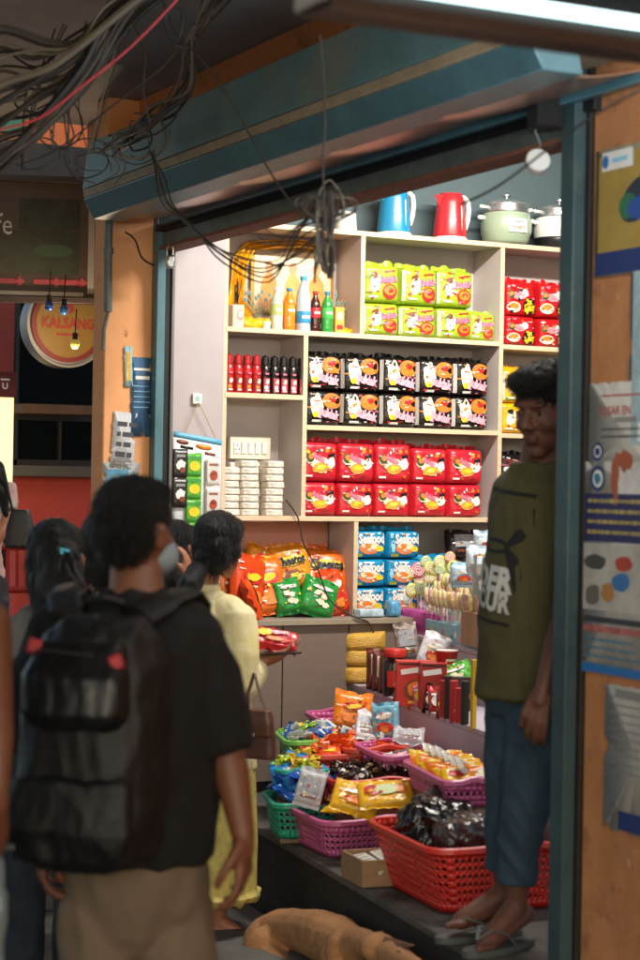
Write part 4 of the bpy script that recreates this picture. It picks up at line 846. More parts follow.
# wooden box at the plinth edge
p_ = PG(362, 888, PL+.003)
t = thing('wooden_box', 'open wooden box with white booklets at the plinth edge', 'box', p_, R(-50))
wd = M('box_wood', '8a6b4a', .65, var=.25, vs=8, aniso=(1, 5, 5)); W, L_, H = .22, .34, .09
L_ = .3; W = .2
for nm, a, b in (('front_panel', (0, 0, 0), (L_, .01, H)), ('back_panel', (0, W-.01, 0), (L_, W, H)), ('side_panel', (0, .011, 0), (.01, W-.011, H)), ('side_panel', (L_-.01, .011, 0), (L_, W-.011, H)), ('bottom_panel', (.011, .011, 0), (L_-.011, W-.011, .008))):
    m = MB(); m.box2(a, b, wd); m.build(nm, t, bevel=.002)
t.rotation_euler = (0, 0, -YAW+R(20)); t.location = p_+(-math.sin(R(20)))*RT*0
for i in range(3):
    m = MB(); m.box((0, 0, 0), (.055, .2, .012), M('paper_white', 'c9c4b8', .7, var=.1)); S = lambda u, v, off: Vector((u, v, .006+off))
    for k in range(7): m.drect(S, 0, -.08+k*.026, .035, .006, .0006, M('ink_grey', '77736c', .7), nx=1)
    dd = Matrix.Rotation(t.rotation_euler.z, 3, 'Z') @ Vector((.07+.062*i, .1, .06+.01*i)); o = m.build('booklet', loc=Vector(t.location)+dd, bevel=.001); o.rotation_euler = (R(6), R(-8), t.rotation_euler.z+R(8-6*i)); tag(o, ['white booklet nearest the left side of the wooden box', 'white booklet in the middle of the wooden box', 'white booklet at the right side of the wooden box'][i], 'booklet')
# cardboard tray
p_ = PG(424, 806, .5)
t = thing('cardboard_tray', 'open brown cardboard tray behind the large red basket', 'tray', p_, -YAW+R(22)); cb = M('cardboard', '9a7550', .8, var=.12, vs=20)
for nm, a, b in (('front_panel', (-.2, 0, -.16), (.1, .006, .03)), ('bottom_panel', (-.194, .007, -.16), (.094, .2, -.15)), ('side_panel', (.094, .007, -.149), (.1, .2, .03)), ('side_panel', (-.2, .007, -.149), (-.194, .2, .03)), ('back_panel', (-.2, .201, -.16), (.1, .207, .03))):
    m = MB(); m.box2(a, b, cb); m.build(nm, t, bevel=.001)
# black bundles in the big basket
t, c, base, rz, hx, hy = bk['big']; bp = M('black_poly', '171211', .22, var=.5, vs=14, bump=.9, bs=16)
clr = M('clear_poly', '3a2f2c', .15, var=.6, vs=22, bump=1, bs=22)
for i, (px, py, Z, r, rot, mt) in enumerate(((438, 822, 6.35, (.13, .1, .085), .3, bp), (470, 832, 6.25, (.12, .1, .07), -.2, clr), (452, 812, 6.5, (.12, .1, .08), .5, clr), (425, 840, 6.3, (.08, .09, .06), .1, bp), (510, 850, 6.3, (.1, .12, .05), .1, bp))):
    m = MB(); m.ell((0, 0, 0), r, mt, Matrix.Rotation(rot, 3, 'Y')); m.ell((r[0]*.4, -.02, r[2]*.3), (r[0]*.6, r[1]*.7, r[2]*.6), mt); m.ell((-r[0]*.6, .01, -.01), (r[0]*.5, r[1]*.8, r[2]*.8), mt)
    o = m.organic('plastic_bundle', None, .007, 2, lambda c_, n_, i=i: n_*(.011*(abs(noise.noise(c_*17+Vector((i, 0, 0))))*2-.4)+.004*noise.noise(c_*60)), loc=PD(px, py, Z)); tag(o, ['glossy black plastic bundle at the left of the big red basket', 'clear wrapped dark bundle at the centre front of the big red basket', 'clear wrapped dark bundle at the back of the big red basket', 'small black bundle against the left rim of the big red basket', 'flat black bundle behind the shopkeeper legs in the big red basket'][i], 'bundle')
# ------------------------------------------------------------------ goods on the lower tier
def onT(d, n, z): return Vector((A.x, A.y, 0))+dirT*d+nT*n+Vector((0, 0, z))
aT = math.atan2(dirT.y, dirT.x)
def tpos(px, py_, n=.08, z=.8):
    # point on the tier whose bottom shows at px
    best = None
    for k in range(400):
        p_ = onT(k*.01, n, z); v = p_-CAMP; Z = v.dot(FW); x = 320+F*v.dot(RT)/Z
        if best is None or abs(x-px) < best[0]: best = (abs(x-px), p_)
    return best[1]
cello = M('pasta_film', 'c2a86a', .2, var=.3, vs=26, bump=.6, bs=40); past = M('pasta_yellow', 'd0a23c', .35, var=.25, vs=30, bump=.7, bs=50, aniso=(1, 6, 6))
for k in range(3):
    m, S = pillow(.2, .085, .14, past, p=4, q=2.2, crimp=0, seed=k, wr=.006, n=12); m.add([Vector((-.085, 0, .04)), Vector((-.125, .02, .07)), Vector((-.13, -.03, .02))], [(0, 1, 2)], cello)
    p_ = tpos(366, 0, .06, .8+.072*k); o = m.build('pasta_bag', loc=p_); o.rotation_euler = (0, R(random.uniform(-4, 4)), R(-20)); tag(o, ['pasta bag at the bottom of the yellow stack', 'pasta bag in the middle of the yellow stack', 'pasta bag on top of the yellow stack'][k], 'pasta bag', 'yellow pasta bags stacked on the lower tier')
for k in range(4):
    m, S = pillow(.06, .17, .1, M('wafer_film', '6a3026', .25, var=.5, vs=30, bump=.5), p=6, q=3, crimp=.006, seed=k+20, wr=.004, n=10); m.drect(S, 0, .02, .025, .09, .001, crm, nx=1, ny=4); m.drect(S, 0, .02, .012, .08, .0016, redp, nx=1, ny=4)
    p_ = tpos(377+k*5.5, 0, .03+.0*k, .8); o = m.build('wafer_pack', loc=p_); o.rotation_euler = (R(-4), R(random.uniform(-4, 4)), R(-24)); tag(o, f'upright maroon wafer pack between pasta and jar, {ORD[k]} from the left', 'wafer pack', 'maroon wafer packs on the lower tier')
t = thing('sauce_jar', 'dark sauce jar with red lid on the lower tier', 'jar', tpos(398, 0, .04, .8)); t.scale = (1.35,)*3
m = MB(); m.lathe([(0, 0), (.036, 0), (.038, .006), (.038, .1), (.034, .115), (.03, .12), (0, .12)], M('sauce_dark', '1d0f0c', .15, coat=.6), 24); m.build('body', t)
m = MB(); m.lathe([(0, .121), (.033, .121), (.034, .125), (.034, .142), (.031, .146), (0, .146)], redp, 24); m.build('lid', t)
m = MB(); S = lambda u, v, off: Vector((.039*math.sin(u/.039), -(.039+off)*math.cos(u/.039), v)); m.drect(S, 0, .055, .09, .05, .0006, redp, nx=10); m.dell(S, 0, .055, .012, .018, .0012, yel); m.drect(S, .0, .04, .04, .008, .0014, wht, nx=4); m.build('label', t)
def carton(px, w, h, d, col, lab, words=None, n=.05, deco=True, cat='box', name='food_box', z=.8, rz=-24):
    w, h, d = w*1.05, h*1.08, d*1.1
    m = MB(); mt = M('carton_'+col, col, .4, var=.08); m.box((0, 0, h/2), (w, d, h), mt); S = lambda u, v, off: Vector((u, -d/2-off, v+h/2))
    if deco:
        m.drect(S, -w*.05, h*.3, w*.7, h*.12, .0008, wht, nx=1, rot=.15); m.drect(S, 0, h*.44, w*.9, h*.04, .0008, blk, nx=1); m.drect(S, w*.1, -h*.42, w*.6, h*.06, .0008, yel, nx=1); m.dell(S, 0, -h*.15, w*.32, h*.24, .0008, brn, n=18); m.dell(S, 0, -h*.12, w*.24, h*.16, .0014, org, n=16, jag=.12); m.dell(S, w*.1, -h*.1, w*.08, h*.06, .002, yel)
        S2 = lambda u, v, off: Vector((w/2+off, u, v+h/2)); m.drect(S2, 0, 0, d*.6, h*.5, .0008, yel if 'c2' not in col else M('sidep', '6a1512', .4), nx=1)
    if words: m.dtext(S, words, 0, h*.28, w*.7, .0014, blk)
    o = m.build(name, loc=tpos(px, 0, n, z), bevel=.0015); o.rotation_euler = (0, 0, R(rz)); return tag(o, lab, cat)
carton(419, .15, .165, .07, 'c22c22', 'red food box with a bowl print and white band', n=.02)
carton(436, .10, .17, .08, 'a3201c', 'tall dark red food box in the middle of the lower tier')
for i, (px, h, col) in enumerate(((447, .13, 'a81c20'), (452, .15, '1a1416'), (457.5, .14, 'b5242a'), (463, .12, 'c22c30'), (469, .15, '17181a'))):
    carton(px, .028, h, .028, col, ['short red slim box, first of the slim ones from the left', 'black slim box, tallest of the left pair', 'red slim box in the middle of the slim ones', 'short red slim box beside the last black one', 'black slim box, rightmost of the slim ones'][i], n=.0, deco=False, cat='slim box')
for i in range(9):
    px = 404+i*7.3; mtx = ['sw_r', 'sw_m', 'sw_or', 'sw_pk', 'sw_dk2'][i % 5]
    mm, S_ = pillow(.06, .085, .03, MC[mtx], seed=120+i, wr=.004, n=10); mm.dell(S_, 0, 0, .02, .022, .0015, [yel, crm, wht][i % 3], jag=.2); mm.drect(S_, 0, .025, .04, .008, .0015, wht, nx=2)
    o = mm.build('snack_packet', loc=tpos(px, 0, .015+.01*(i % 2), .8)); o.rotation_euler = (R(-12), R(random.uniform(-14, 14)), R(-24+random.uniform(-15, 15))); tag(o, f'small bright packet along the front edge of the lower tier, {ORD[i]} from the left', 'snack packet', 'small packets along the tier edge')
# pouch and cup above, clear bags, green bag
lay(bagpack('p', .12, .13, .04, film('white_pouch', 'cfccd0'), d_red, 51), 'snack_pouch', 'white pouch with red print standing behind the red boxes', 'pouch', tpos(432, 0, .17, .93), (R(-15), R(20), R(-25)))
lay(bagpack('p', .1, .14, .04, M('clear_grey', '8c8078', .2, var=.5, vs=25, bump=.6), d_plain, 52), 'snack_pouch', 'grey clear pouch behind the jar on the lower tier', 'pouch', tpos(412, 0, .17, .94), (R(-10), R(-8), R(-25)))
lay(bagpack('p', .13, .12, .05, film('green_pouch', '4aa02c'), d_green, 53), 'snack_pouch', 'bright green pouch behind the slim boxes', 'pouch', tpos(467, 0, .15, .87), (R(-30), R(-20), R(-25)))
t = thing('noodle_cup', 'red paper noodle cup above the slim boxes', 'cup', tpos(450, 0, .12, .93)); m = MB(); m.lathe([(0, 0), (.033, 0), (.045, .088), (.047, .09), (.047, .096), (0, .096)], M('cup_red2', 'a8241c', .4), 24); S = lambda u, v, off: Vector(((.034+v*.13)*math.sin(u/.04), -(.034+v*.13+off)*math.cos(u/.04), v)); m.drect(S, 0, .05, .05, .03, .0012, crm, nx=6); m.drect(S, 0, .05, .04, .012, .002, redp, nx=6); m.build('cup', t)
m = MB(); m.lathe([(0, .0965), (.045, .0965), (.045, .098), (0, .099)], wht, 24); m.build('lid', t)
carton(461, .12, .125, .12, '3c2f28', 'dark carton box supporting the red noodle cup', n=.14, deco=False)
m = MB(); m.box((0, 0, .12), (.018, .018, .26), M('strip_yellow', 'd8b01c', .4)); o = m.build('candy_tube', loc=tpos(477, 0, .0, .8), bevel=.002); tag(o, 'tall yellow candy tube beside the shopkeeper', 'candy tube')
for i, px in enumerate((381, 372)):
    lay(bagpack('p', .12, .09, .05, M('clear_grey', '8c8078', .2, var=.5, vs=25, bump=.6), d_plain, 60+i), 'snack_pouch', ['clear wrapped pack behind the wafer packs', 'clear wrapped pack behind the pasta stack'][i], 'pouch', tpos(px+4, 0, .2, .86), (R(-20), 0, R(-20)))
# ------------------------------------------------------------------ lollipop stands
def onU(px, n=.04, z=1.02):
    best = None
    for k in range(-20, 260):
        p_ = Vector((C1.x, C1.y, 0))+dirT*(k*.01)+nT*n+Vector((0, 0, z)); v = p_-CAMP; x = 320+F*v.dot(RT)/v.dot(FW)
        if best is None or abs(x-px) < best[0]: best = (abs(x-px), p_)
    return best[1]
pkl = M('stand_pink', 'c85aa8', .4, var=.1)
for s_, (px, lab) in enumerate(((422, 'left pink stand full of swirl lollipops'), (441, 'right pink stand full of swirl lollipops'))):
    t = thing('lollipop_stand', lab, 'lollipop stand', onU(px, .07), angT if nT.dot(Matrix.Rotation(angT, 3, 'Z') @ Vector((0, 1, 0))) > 0 else angT+math.pi, 'pink lollipop stands')
    m = MB(); m.box((0, 0, .05), (.27, .09, .1), pkl); m.box((0, -.0465, .03), (.26, .002, .03), M('stand_purple', 'a83a8c', .4)); m.build('box', t, bevel=.002)
    m = MB()
    for i in range(13): m.box((-.12+.02*i, -.048, .075), (.006, .004, .06), pkl)
    m.build('front_ribs', t, bevel=.001)
lc = ['d9607a', 'c8cc4a', 'e0d05a', '9cc060', '7fb0a8', 'b08cc8', 'e08a5a', '6a9ccc']
lollis = [(418, 570, 1.5, 0), (430, 568, 1.2, 1), (440, 562, 1.2, 1), (403, 585, 1.15, 5), (412, 590, 1.3, 1), (421, 588, 1.2, 3), (429, 577, 1.2, 2), (436, 588, 1.1, 4), (430, 597, 1.1, 5), (442, 577, 1.1, 3), (454, 568, 1.35, 1), (446, 590, 1.1, 7), (438, 603, 1.0, 6), (449, 600, 1.0, 3), (440, 570, 1.0, 3), (423, 604, .9, 5), (431, 611, .9, 2), (444, 611, .9, 6), (452, 610, .9, 4), (415, 612, .9, 0), (447, 565, 1.0, 2), (407, 600, 1.0, 4), (419, 580, 1.0, 6), (426, 562, 1.1, 3), (435, 570, 1.1, 2), (448, 580, 1.2, 1), (456, 584, 1.1, 3), (433, 605, 1.0, 1), (442, 597, 1.1, 0), (410, 573, 1.0, 2), (425, 592, 1.2, 3), (450, 557, 1.0, 6)]
stick = M('stick', 'd8d2c4', .5)
LM = {}
for i, (px, py, s, ci) in enumerate(lollis):
    c_ = onU(px, random.uniform(.04, .13), 1.1); Zc = (c_-CAMP).dot(FW); hd = PD(px, py, Zc); 
    if ci not in LM:
        LM[ci] = None
    t = thing('lollipop', f'{["rose", "lime", "yellow", "green", "teal", "violet", "orange", "blue"][ci]} swirl lollipop {["towards the top left of the bunch", "towards the top right of the bunch", "low at the left of the bunch", "low at the right of the bunch"][(0 if py < 592 else 2)+(0 if px < 430 else 1)]}', 'lollipop', hd, R(random.uniform(-35, 5)), 'swirl lollipops')
    m = MB(); base = M('lolly_'+lc[ci], lc[ci], .25, coat=.4); m.T = Matrix.Scale(s, 4) @ Matrix.Rotation(R(90), 4, 'X'); m.lathe([(0, -.005), (.02, -.0055), (.025, -.002), (.025, .002), (.02, .0055), (0, .006)], base, 22)
    m.T = None; S = lambda u, v, off: Vector((u*s, -(.0062+off)*s, v*s)); pts = []
    for k in range(40): a = k*.42; r_ = .003+.0175*k/39; pts.append(S(r_*math.cos(a), r_*math.sin(a), 0))
    m.tube(pts, .0016*s, wht, 5); m.build('candy', t)
    m = MB(); m.cyl((0, 0, -.024*s), (0, .0, -(hd.z-1.06)), .0022, stick, 6); m.build('stick', t)
# candy sticks in pale blue box
t = thing('candy_box', 'pale blue printed box full of wrapped candy sticks', 'candy box', onU(464, .06), angT if nT.dot(Matrix.Rotation(angT, 3, 'Z') @ Vector((0, 1, 0))) > 0 else angT+math.pi)
m = MB(); m.box((0, 0, .04), (.62, .1, .08), M('box_skyblue', '86bcd0', .45, var=.2, vs=30)); S = lambda u, v, off: Vector((u, -.05-off, v))
for i in range(12): m.dell(S, -.28+i*.05, .03+.01*math.sin(i*2), .011, .014, .001, [pink, yel, grn, wht][i % 4], jag=.2, n=10)
m.build('box', t, bevel=.002)
cs = [M('wrap_cream', 'cdb893', .3, var=.2, vs=40), M('wrap_peach', 'cba27c', .3, var=.2, vs=40), M('wrap_lemon', 'cfc07a', .3, var=.2, vs=40), M('wrap_rose', 'c99a96', .3, var=.2, vs=40)]
for i in range(66):
    r_, k = i // 22, i % 22; bx = Vector((-.3+.0285*k+.01*(r_ % 2), -.03+.03*r_, .06)); m = MB(); mt = cs[(i*7) % 4]
    m.cyl((0, 0, 0), (0, 0, .07), .003, stick, 6); m.ell((0, 0, .11), (.0145, .013, .04), mt, None, 10, 8); m.ell((.0, -.006, .115), (.009, .008, .012), cs[(i*3+1) % 4], None, 8, 6)
    o = m.build('candy_stick', loc=Matrix.Rotation(t.rotation_euler.z, 3, 'Z') @ (bx+Vector((0, 0, .03*r_+.01)))+Vector(t.location)); o.rotation_euler = (R(random.uniform(-8, 8)), R(random.uniform(-10, 10)), R(-30)); tag(o, f'wrapped candy stick in the {["front", "middle", "back"][r_]} row of the pale blue box', 'candy stick', f'candy sticks in the {["front", "middle", "back"][r_]} row')
# pale cups and packets behind
for i, (px, py, Z, w, h, c_, lab) in enumerate(((478, 560, 7.75, .1, .09, 'c4d4dc', 'pale blue packet stacked behind the candy sticks'), (487, 543, 7.8, .11, .08, 'b8ccd4', 'pale packet at the top right behind the candy'), (462, 575, 7.9, .1, .08, 'a9c8d8', 'light blue packet behind the lollipops'))):
    lay(bagpack('p', w, h, .06, film('pale_'+c_, c_), d_swirl if i == 0 else d_red, 70+i), 'snack_pouch', lab, 'packet', PD(px, py+h*120, Z), (R(-5), 0, R(-20)))
t = thing('paper_cup', 'cream paper cup of candy behind the candy sticks', 'cup', PD(481, 590, 7.6)); m = MB(); m.lathe([(0, 0), (.032, 0), (.045, .1), (.046, .104), (0, .1)], M('cup_cream', 'd6cfc4', .5, var=.1), 22); m.build('cup', t); m = MB(); m.lathe([(.0, .105), (.044, .105), (.03, .13), (0, .135)], M('dome_clear', 'b9c9cf', .2), 22); m.build('lid', t)
lay(bagpack('p', .2, .12, .08, film('dark_pouch', '2a1c1a'), d_plain, 77), 'snack_pouch', 'dark brown bag lying on the blue packs at the right', 'bag', Y(468, .1, zc+.26), (R(-15), 0, 0))
# support stack for those
m = MB(); m.box((0, 0, 0), (.3, .12, .14), M('carton_plain', 'a08466', .8, var=.1)); p_ = PD(478, 596, 7.75); o = m.build('carton_box', loc=(p_.x+.06, p_.y+.02, 1.10), bevel=.003, rz=angT); tag(o, 'plain carton behind the candy stick box', 'carton')
# clear strip of wrapped sweets on the counter front
for i, (px, lab) in enumerate(((372, 'clear wrapped tray lying before the blue packs'), (396, 'pale blue wrapped bottle pack beside the clear tray'))):
    m, S = pillow(.14 if i == 0 else .06, .04 if i == 0 else .075, .08, M(['tray_clear', 'tray_blue'][i], ['a8bcc4', '5f9cc4'][i], .15, var=.35, vs=30, bump=.6, bs=40), p=6, q=3, crimp=0, seed=80+i, wr=.005, n=10); o = m.build('candy_tray', loc=Y(px, -.06, zc+.001)); tag(o, lab, 'candy tray')

fill('pinkr', S_gr[2:]+S_rd[2:], 16, ['white twist wrapped sweet in the nearly empty pink basket', 'pink packet in the nearly empty pink basket'], 'sweet', 'sweets in the nearly empty pink basket', 'wrapped_sweet', heap=.01, low=.05, inset=.7, seed=21)
fill('orb', S_or+S_gr[2:], 24, ['orange sweet in the tray with white sachets', 'red orange sweet in the tray with white sachets', 'white sweet in the tray with white sachets'], 'sweet', 'sweets in the tray with white sachets', 'wrapped_sweet', heap=.03, low=.01, inset=.8, seed=22)
# ================================================================== background of the lane at the left
def at_y(px, py, y): return PY(px, py, y)
YB = 10.6
def wallbox(name, px0, px1, py0, py1, y, th, mat, lab=None, cat=None, kind=None, bevel=.004, z0=None):
    a = PY(px0, py1, y); b = PY(px1, py0, y); m = MB(); zz0 = a.z if z0 is None else z0
    m.box2((a.x, y, zz0), (b.x, y+th, b.z), mat); o = m.build(name, bevel=bevel); return tag(o, lab, cat, None, kind)
darkw = M('cafe_dark', '26211e', .7, var=.4, vs=3, bump=.2, bs=10)
wallbox('cafe_wall', -60, 108, 150, 600, YB+.4, .1, darkw, 'dark shop front behind the round sign', 'wall', z0=0)
wallbox('rear_building', -200, 160, 120, 235, 14.0, .3, M('far_orange', 'c2683a', .8, var=.2, vs=2), 'orange building seen above the lane', 'building', z0=0)
wallbox('red_wall', 13, 108, 476, 640, YB-.1, .12, M('red_plaster', 'dd5547', .75, var=.08, vs=3, bump=.8, bs=7), 'bumpy red painted low wall below the dark window', 'wall', z0=0)
wallbox('window_ledge', 10, 106, 467, 476, YB-.2, .25, M('ledge', '6a6258', .6), 'grey ledge on top of the red wall', 'ledge')
t = thing('dark_window', 'dark glazed window above the red wall', 'window', PY(60, 440, YB)); o_ = Vector(t.location)
def rel(px, py, y): return PY(px, py, y)-o_
fr = M('window_frame_dark', '3a332d', .5)
for a, b in (((17, 466), (104, 461)), ((17, 420), (104, 415)), ((17, 466), (20, 300)), ((60, 466), (62, 415)), ((101, 466), (104, 300))):
    p0, p1 = rel(*a, YB), rel(*b, YB); m = MB(); m.box2((min(p0.x, p1.x), 0, min(p0.z, p1.z)), (max(p0.x, p1.x), .06, max(p0.z, p1.z)), fr); m.build('window_bar', t, bevel=.003)
p0, p1 = rel(20, 461, YB), rel(101, 300, YB); m = MB(); m.box2((p0.x, .03, p0.z), (p1.x, .045, p1.z), M('dark_glass', '10100f', .12)); m.build('pane', t)
wallbox('wooden_shelf', 22, 98, 406, 413, YB-.35, .3, M('lane_wood', '6e4f38', .7, var=.3, vs=10), 'weathered wooden plank shelf in the dark shop front', 'plank')
wallbox('side_column', -30, 16, 250, 372, YB-.5, .3, M('column_red', '8f3a34', .7, var=.1), 'dull red column at the left edge', 'column')
a = wallbox('red_signboard', -30, 17, 372, 396, YB-.55, .05, M('sign_maroon', '5c1a18', .6), 'small dark red sign above the glowing panel', 'sign')
m = MB(); p_ = PY(5, 386, YB-.56); S = lambda u, v, off: p_+Vector((u, -off, v)); m.dtext(S, 'U', .0, 0, .03, .002, wht); m.drect(S, 0, .035, .05, .008, .002, wht, nx=1); m.build('lettering', a).matrix_parent_inverse = a.matrix_world.inverted()
wallbox('lit_panel', -30, 14, 396, 492, YB-.52, .08, M('lit_yellow', 'ffe9a0', .5, emit=.95, ecol='ffeaa5'), 'glowing pale yellow light box at the left edge', 'light box')
wallbox('green_hoarding', -60, 25, 60, 125, 12.5, .1, M('green_far', '2f6f58', .7), 'green panel high at the back of the lane', 'panel')
# railing
t = thing('red_railing', 'red painted railing in front of the red wall', 'railing', PY(60, 600, 9.6)); o_ = Vector(t.location); rm = M('rail_red', 'a8281f', .5, var=.15)
for py in (547, 590):
    m = MB(); m.tube([PY(-10, py, 9.6)-o_, PY(108, py-1, 9.6)-o_], .018, rm); m.build('rail', t)
for i in range(12):
    m = MB(); px = -2+i*9.6; m.tube([PY(px, 547, 9.6)-o_, PY(px, 592, 9.6)-o_], .01, rm, 6); m.build('baluster', t)
# hanging sign with arrows
t = thing('cafe_signboard', 'wood framed glazed signboard with red arrows hanging at the left', 'signboard', PD(45, 240, 8.9), -YAW+R(6)); wo = M('sign_wood', '3a2a22', .5, var=.4, vs=6, aniso=(1, 1, 8)); W, H = .5, .56
m = MB(); m.box((0, .03, 0), (W, .04, H), wo); m.build('board', t)
fm = M('sign_frame', '2a1d18', .5)
for a, d in (((0, 0, H/2), (W+.06, .06, .03)), ((0, 0, -H/2), (W+.06, .06, .03)), ((-W/2, 0, 0), (.03, .06, H-.032)), ((W/2, 0, 0), (.03, .06, H-.032))): m = MB(); m.box(a, d, fm); m.build('frame', t, bevel=.003)
m = MB(); m.box((W/2-.035, .005, 0), (.03, .012, H-.07), M('alu_grey', '8a8580', .4, metal=.4)); m.box((-.018, .005, -H/2+.03), (W-.1, .012, .018), M('alu_grey')); m.build('metal_trim', t)
S = lambda u, v, off: Vector((u, .009-off, v))
for k, u in enumerate((-.15, .02, .14)):
    m = MB(); ar = M('arrow_red', '8a3238', .5); v = -H/2+.085; m.dpoly(S, [(u-.07, v-.012), (u+.03, v-.012), (u+.03, v-.026), (u+.062, v), (u+.03, v+.026), (u+.03, v+.012), (u-.07, v+.012)], .002, ar); m.build('arrow', t)
m = MB(); m.drect(S, -.03, -.06, .38, .2, .001, M('sign_glass', '1f2620', .2, var=.5, vs=8), nx=1); m.dell(S, .04, -.05, .09, .03, .002, M('leaf_dark', '2f4428', .6)); m.drect(S, .02, .12, .28, .14, .001, M('sign_glass'), nx=1); m.build('picture_panels', t)
m = MB(); m.dtext(S, 'fe', -.19, .07, .075, .004, M('letter_grey', 'a8a39c', .5), bold=.0, sy=1.3); m.build('lettering', t)
# round sign
t = thing('round_signboard', 'round yellow sign with red lettering and a thick white rim', 'signboard', PD(65, 325, 9.3), -YAW+R(28)); rw = M('rim_white', '8f8b88', .5)
m = MB(); m.T = Matrix.Rotation(R(90), 4, 'X'); m.lathe([(0, -.07), (.205, -.07), (.21, -.06), (.21, .045), (.2, .05), (.19, .02), (.0, .02)], rw, 48); m.build('drum', t)
S = lambda u, v, off: Vector((u, -.0415-off-.001, v))
m = MB(); m.dell(S, 0, 0, .185, .185, 0, M('ring_red', '702520', .5), n=48); m.dell(S, 0, 0, .162, .162, .002, M('sign_yellow', '7f6229', .5, var=.15), n=48); m.dell(S, 0, .075, .03, .022, .004, M('mark_red', '8f3226', .5)); m.dell(S, -.012, .11, .02, .02, .004, M('mark_red')); m.dell(S, .018, .11, .016, .018, .004, M('mark_red')); m.drect(S, 0, -.05, .12, .012, .004, M('mark_red'), nx=1); m.build('face', t)
m = MB(); m.dtext(S, 'KALSANG', 0, .005, .27, .006, M('mark_red'), bold=.04, sy=1.15); m.build('lettering', t)
for i, (px, py, c_, lab) in enumerate(((49, 306, '1c3a78', 'dark blue glass bulb, left of the pair below the framed sign'), (64, 310, '2a5a90', 'blue glass bulb, right of the pair below the framed sign'), (75, 344, 'c9a83a', 'yellow bulb hanging before the round sign'))):
    t = thing('hanging_bulb', lab, 'bulb', PD(px, py, 8.7)); m = MB(); m.ell((0, 0, 0), (.021, .021, .024), M('bulb_'+c_, c_, .2, coat=.5, emit=.15 if c_ == 'c9a83a' else 0)); m.build('glass', t);  # the yellow bulb hangs unlit; its faint glow is added
    if c_ == 'c9a83a':
        ld = bpy.data.lights.new('bulb_glow', 'POINT'); ld.energy = 12; ld.color = (1, .75, .5); ld.shadow_soft_size = .03; o = bpy.data.objects.new('bulb_glow', ld); COL.objects.link(o); o.parent = t; o.location = (0, 0, -.06)  # added fill light to brighten the red wall, not light from the bulb
    m = MB(); m.cyl((0, 0, .02), (0, 0, .05), .012, black, 10); m.cyl((0, 0, .05), (.005, 0, .16), .003, black, 6); m.build('holder', t)
# conduit pipe beside the pillar
pm = M('pipe_grey', '5b625f', .5, var=.2, vs=14); p0 = PY(108, 222, 7.40); 
pts = [PY(109, 218, 7.40), PY(108, 260, 7.40), PY(108, 312, 7.40), PY(104, 330, 7.42), PY(103, 350, 7.42)]
m = MB(); m.tube([p_-p0 for p_ in pts[:3]], .017, pm, 14); m.tube([p_-p0+Vector((0, 0, 0)) for p_ in pts[2:]], .008, pm, 10)
for f in (.35,): c_ = pts[0].lerp(pts[2], f)-p0; m.cyl(c_+Vector((0, 0, -.012)), c_+Vector((0, 0, .012)), .021, pm, 14)
tag(m.build('conduit_pipe', loc=p0), 'grey conduit pipe running down the corner of the peach pillar', 'pipe')
# ================================================================== posters
pap = {}
def poster(name, lab, px, py, w, h, bg, deco, plane='x', tilt=0, val=None):
    if plane == 'x': p_ = PX(px, py, XF-.034); rz = -math.pi/2
    else: p_ = PY(px, py, 7.455); rz = 0
    o_ = thing(name, lab, 'poster', p_, rz); o_.rotation_euler = (0, 0, rz)
    q_ = Matrix.Rotation(tilt, 3, 'Y')
    def S(u, v, off): a = q_ @ Vector((u, 0, v)); return Vector((a.x, -off-.001-.0005*abs(math.sin(u*9+v*7)), a.z))
    m = MB(); out = []
    for k in range(80):
        t_ = k/20; e = int(t_); f = t_-e; x_, y_ = [(f*w, 0), (w, -f*h), (w-f*w, -h), (0, -h+f*h)][e]; j1 = .006*noise.noise(Vector((k*.7, px, 0)))+(-.018 if noise.noise(Vector((k*.33, py, 5))) > .38 else 0)
        out.append((x_-j1*(1 if x_ > w/2 else -1)*0+(j1 if e == 1 else -j1 if e == 3 else 0), y_+(j1 if e == 0 else -j1 if e == 2 else 0)))
    m.dpoly(S, out, 0, M('paper_'+bg, bg, .7, var=.22, vs=9, bump=.3, bs=14, spots=[(14, .6, .68, '8a7c6a')])); m.build('sheet', o_, solid=.0006)
    m = MB(); deco(m, S, w, h); m.build('print', o_); return o_
ink = M('ink_dark', '3a3a40', .6); navy = M('ink_navy', '24346e', .6); gry = M('ink_grey2', '8a8884', .7)
def lines(m, S, u, v, w, n, dv, mat, hh=.006):
    for i in range(n):
        x_ = u; end = u+w*random.uniform(.7, 1)
        while x_ < end: ww = random.uniform(.6, 2.6)*hh; m.drect(S, x_+ww/2, v-i*dv, ww, hh*random.uniform(.7, 1), .0012, mat, nx=1); x_ += ww+hh*.35
def dk1(m, S, w, h):
    m.drect(S, .18, -.15, .33, .26, .0006, M('pw1', 'a88a42', .6, var=.12, vs=10), nx=4, ny=3); m.drect(S, .10, -.035, .14, .05, .0014, wht, nx=2); m.dell(S, .045, -.035, .015, .018, .002, blu); m.drect(S, .11, -.035, .07, .012, .002, skyb, nx=2)
    m.drect(S, w/2, -h+.035, w*.97, .062, .0014, navy, nx=4); lines(m, S, .05, -h+.047, .28, 2, .022, wht, .009)
    m.dell(S, .2, -.15, .09, .055, .0016, M('cap_dark', '2b3040', .5), rot=.4); m.dell(S, .15, -.165, .04, .035, .002, M('cap_green', '2f6a4a', .5)); m.dell(S, .2, -.175, .05, .03, .0024, M('cap_blue', '2a4f9a', .5))
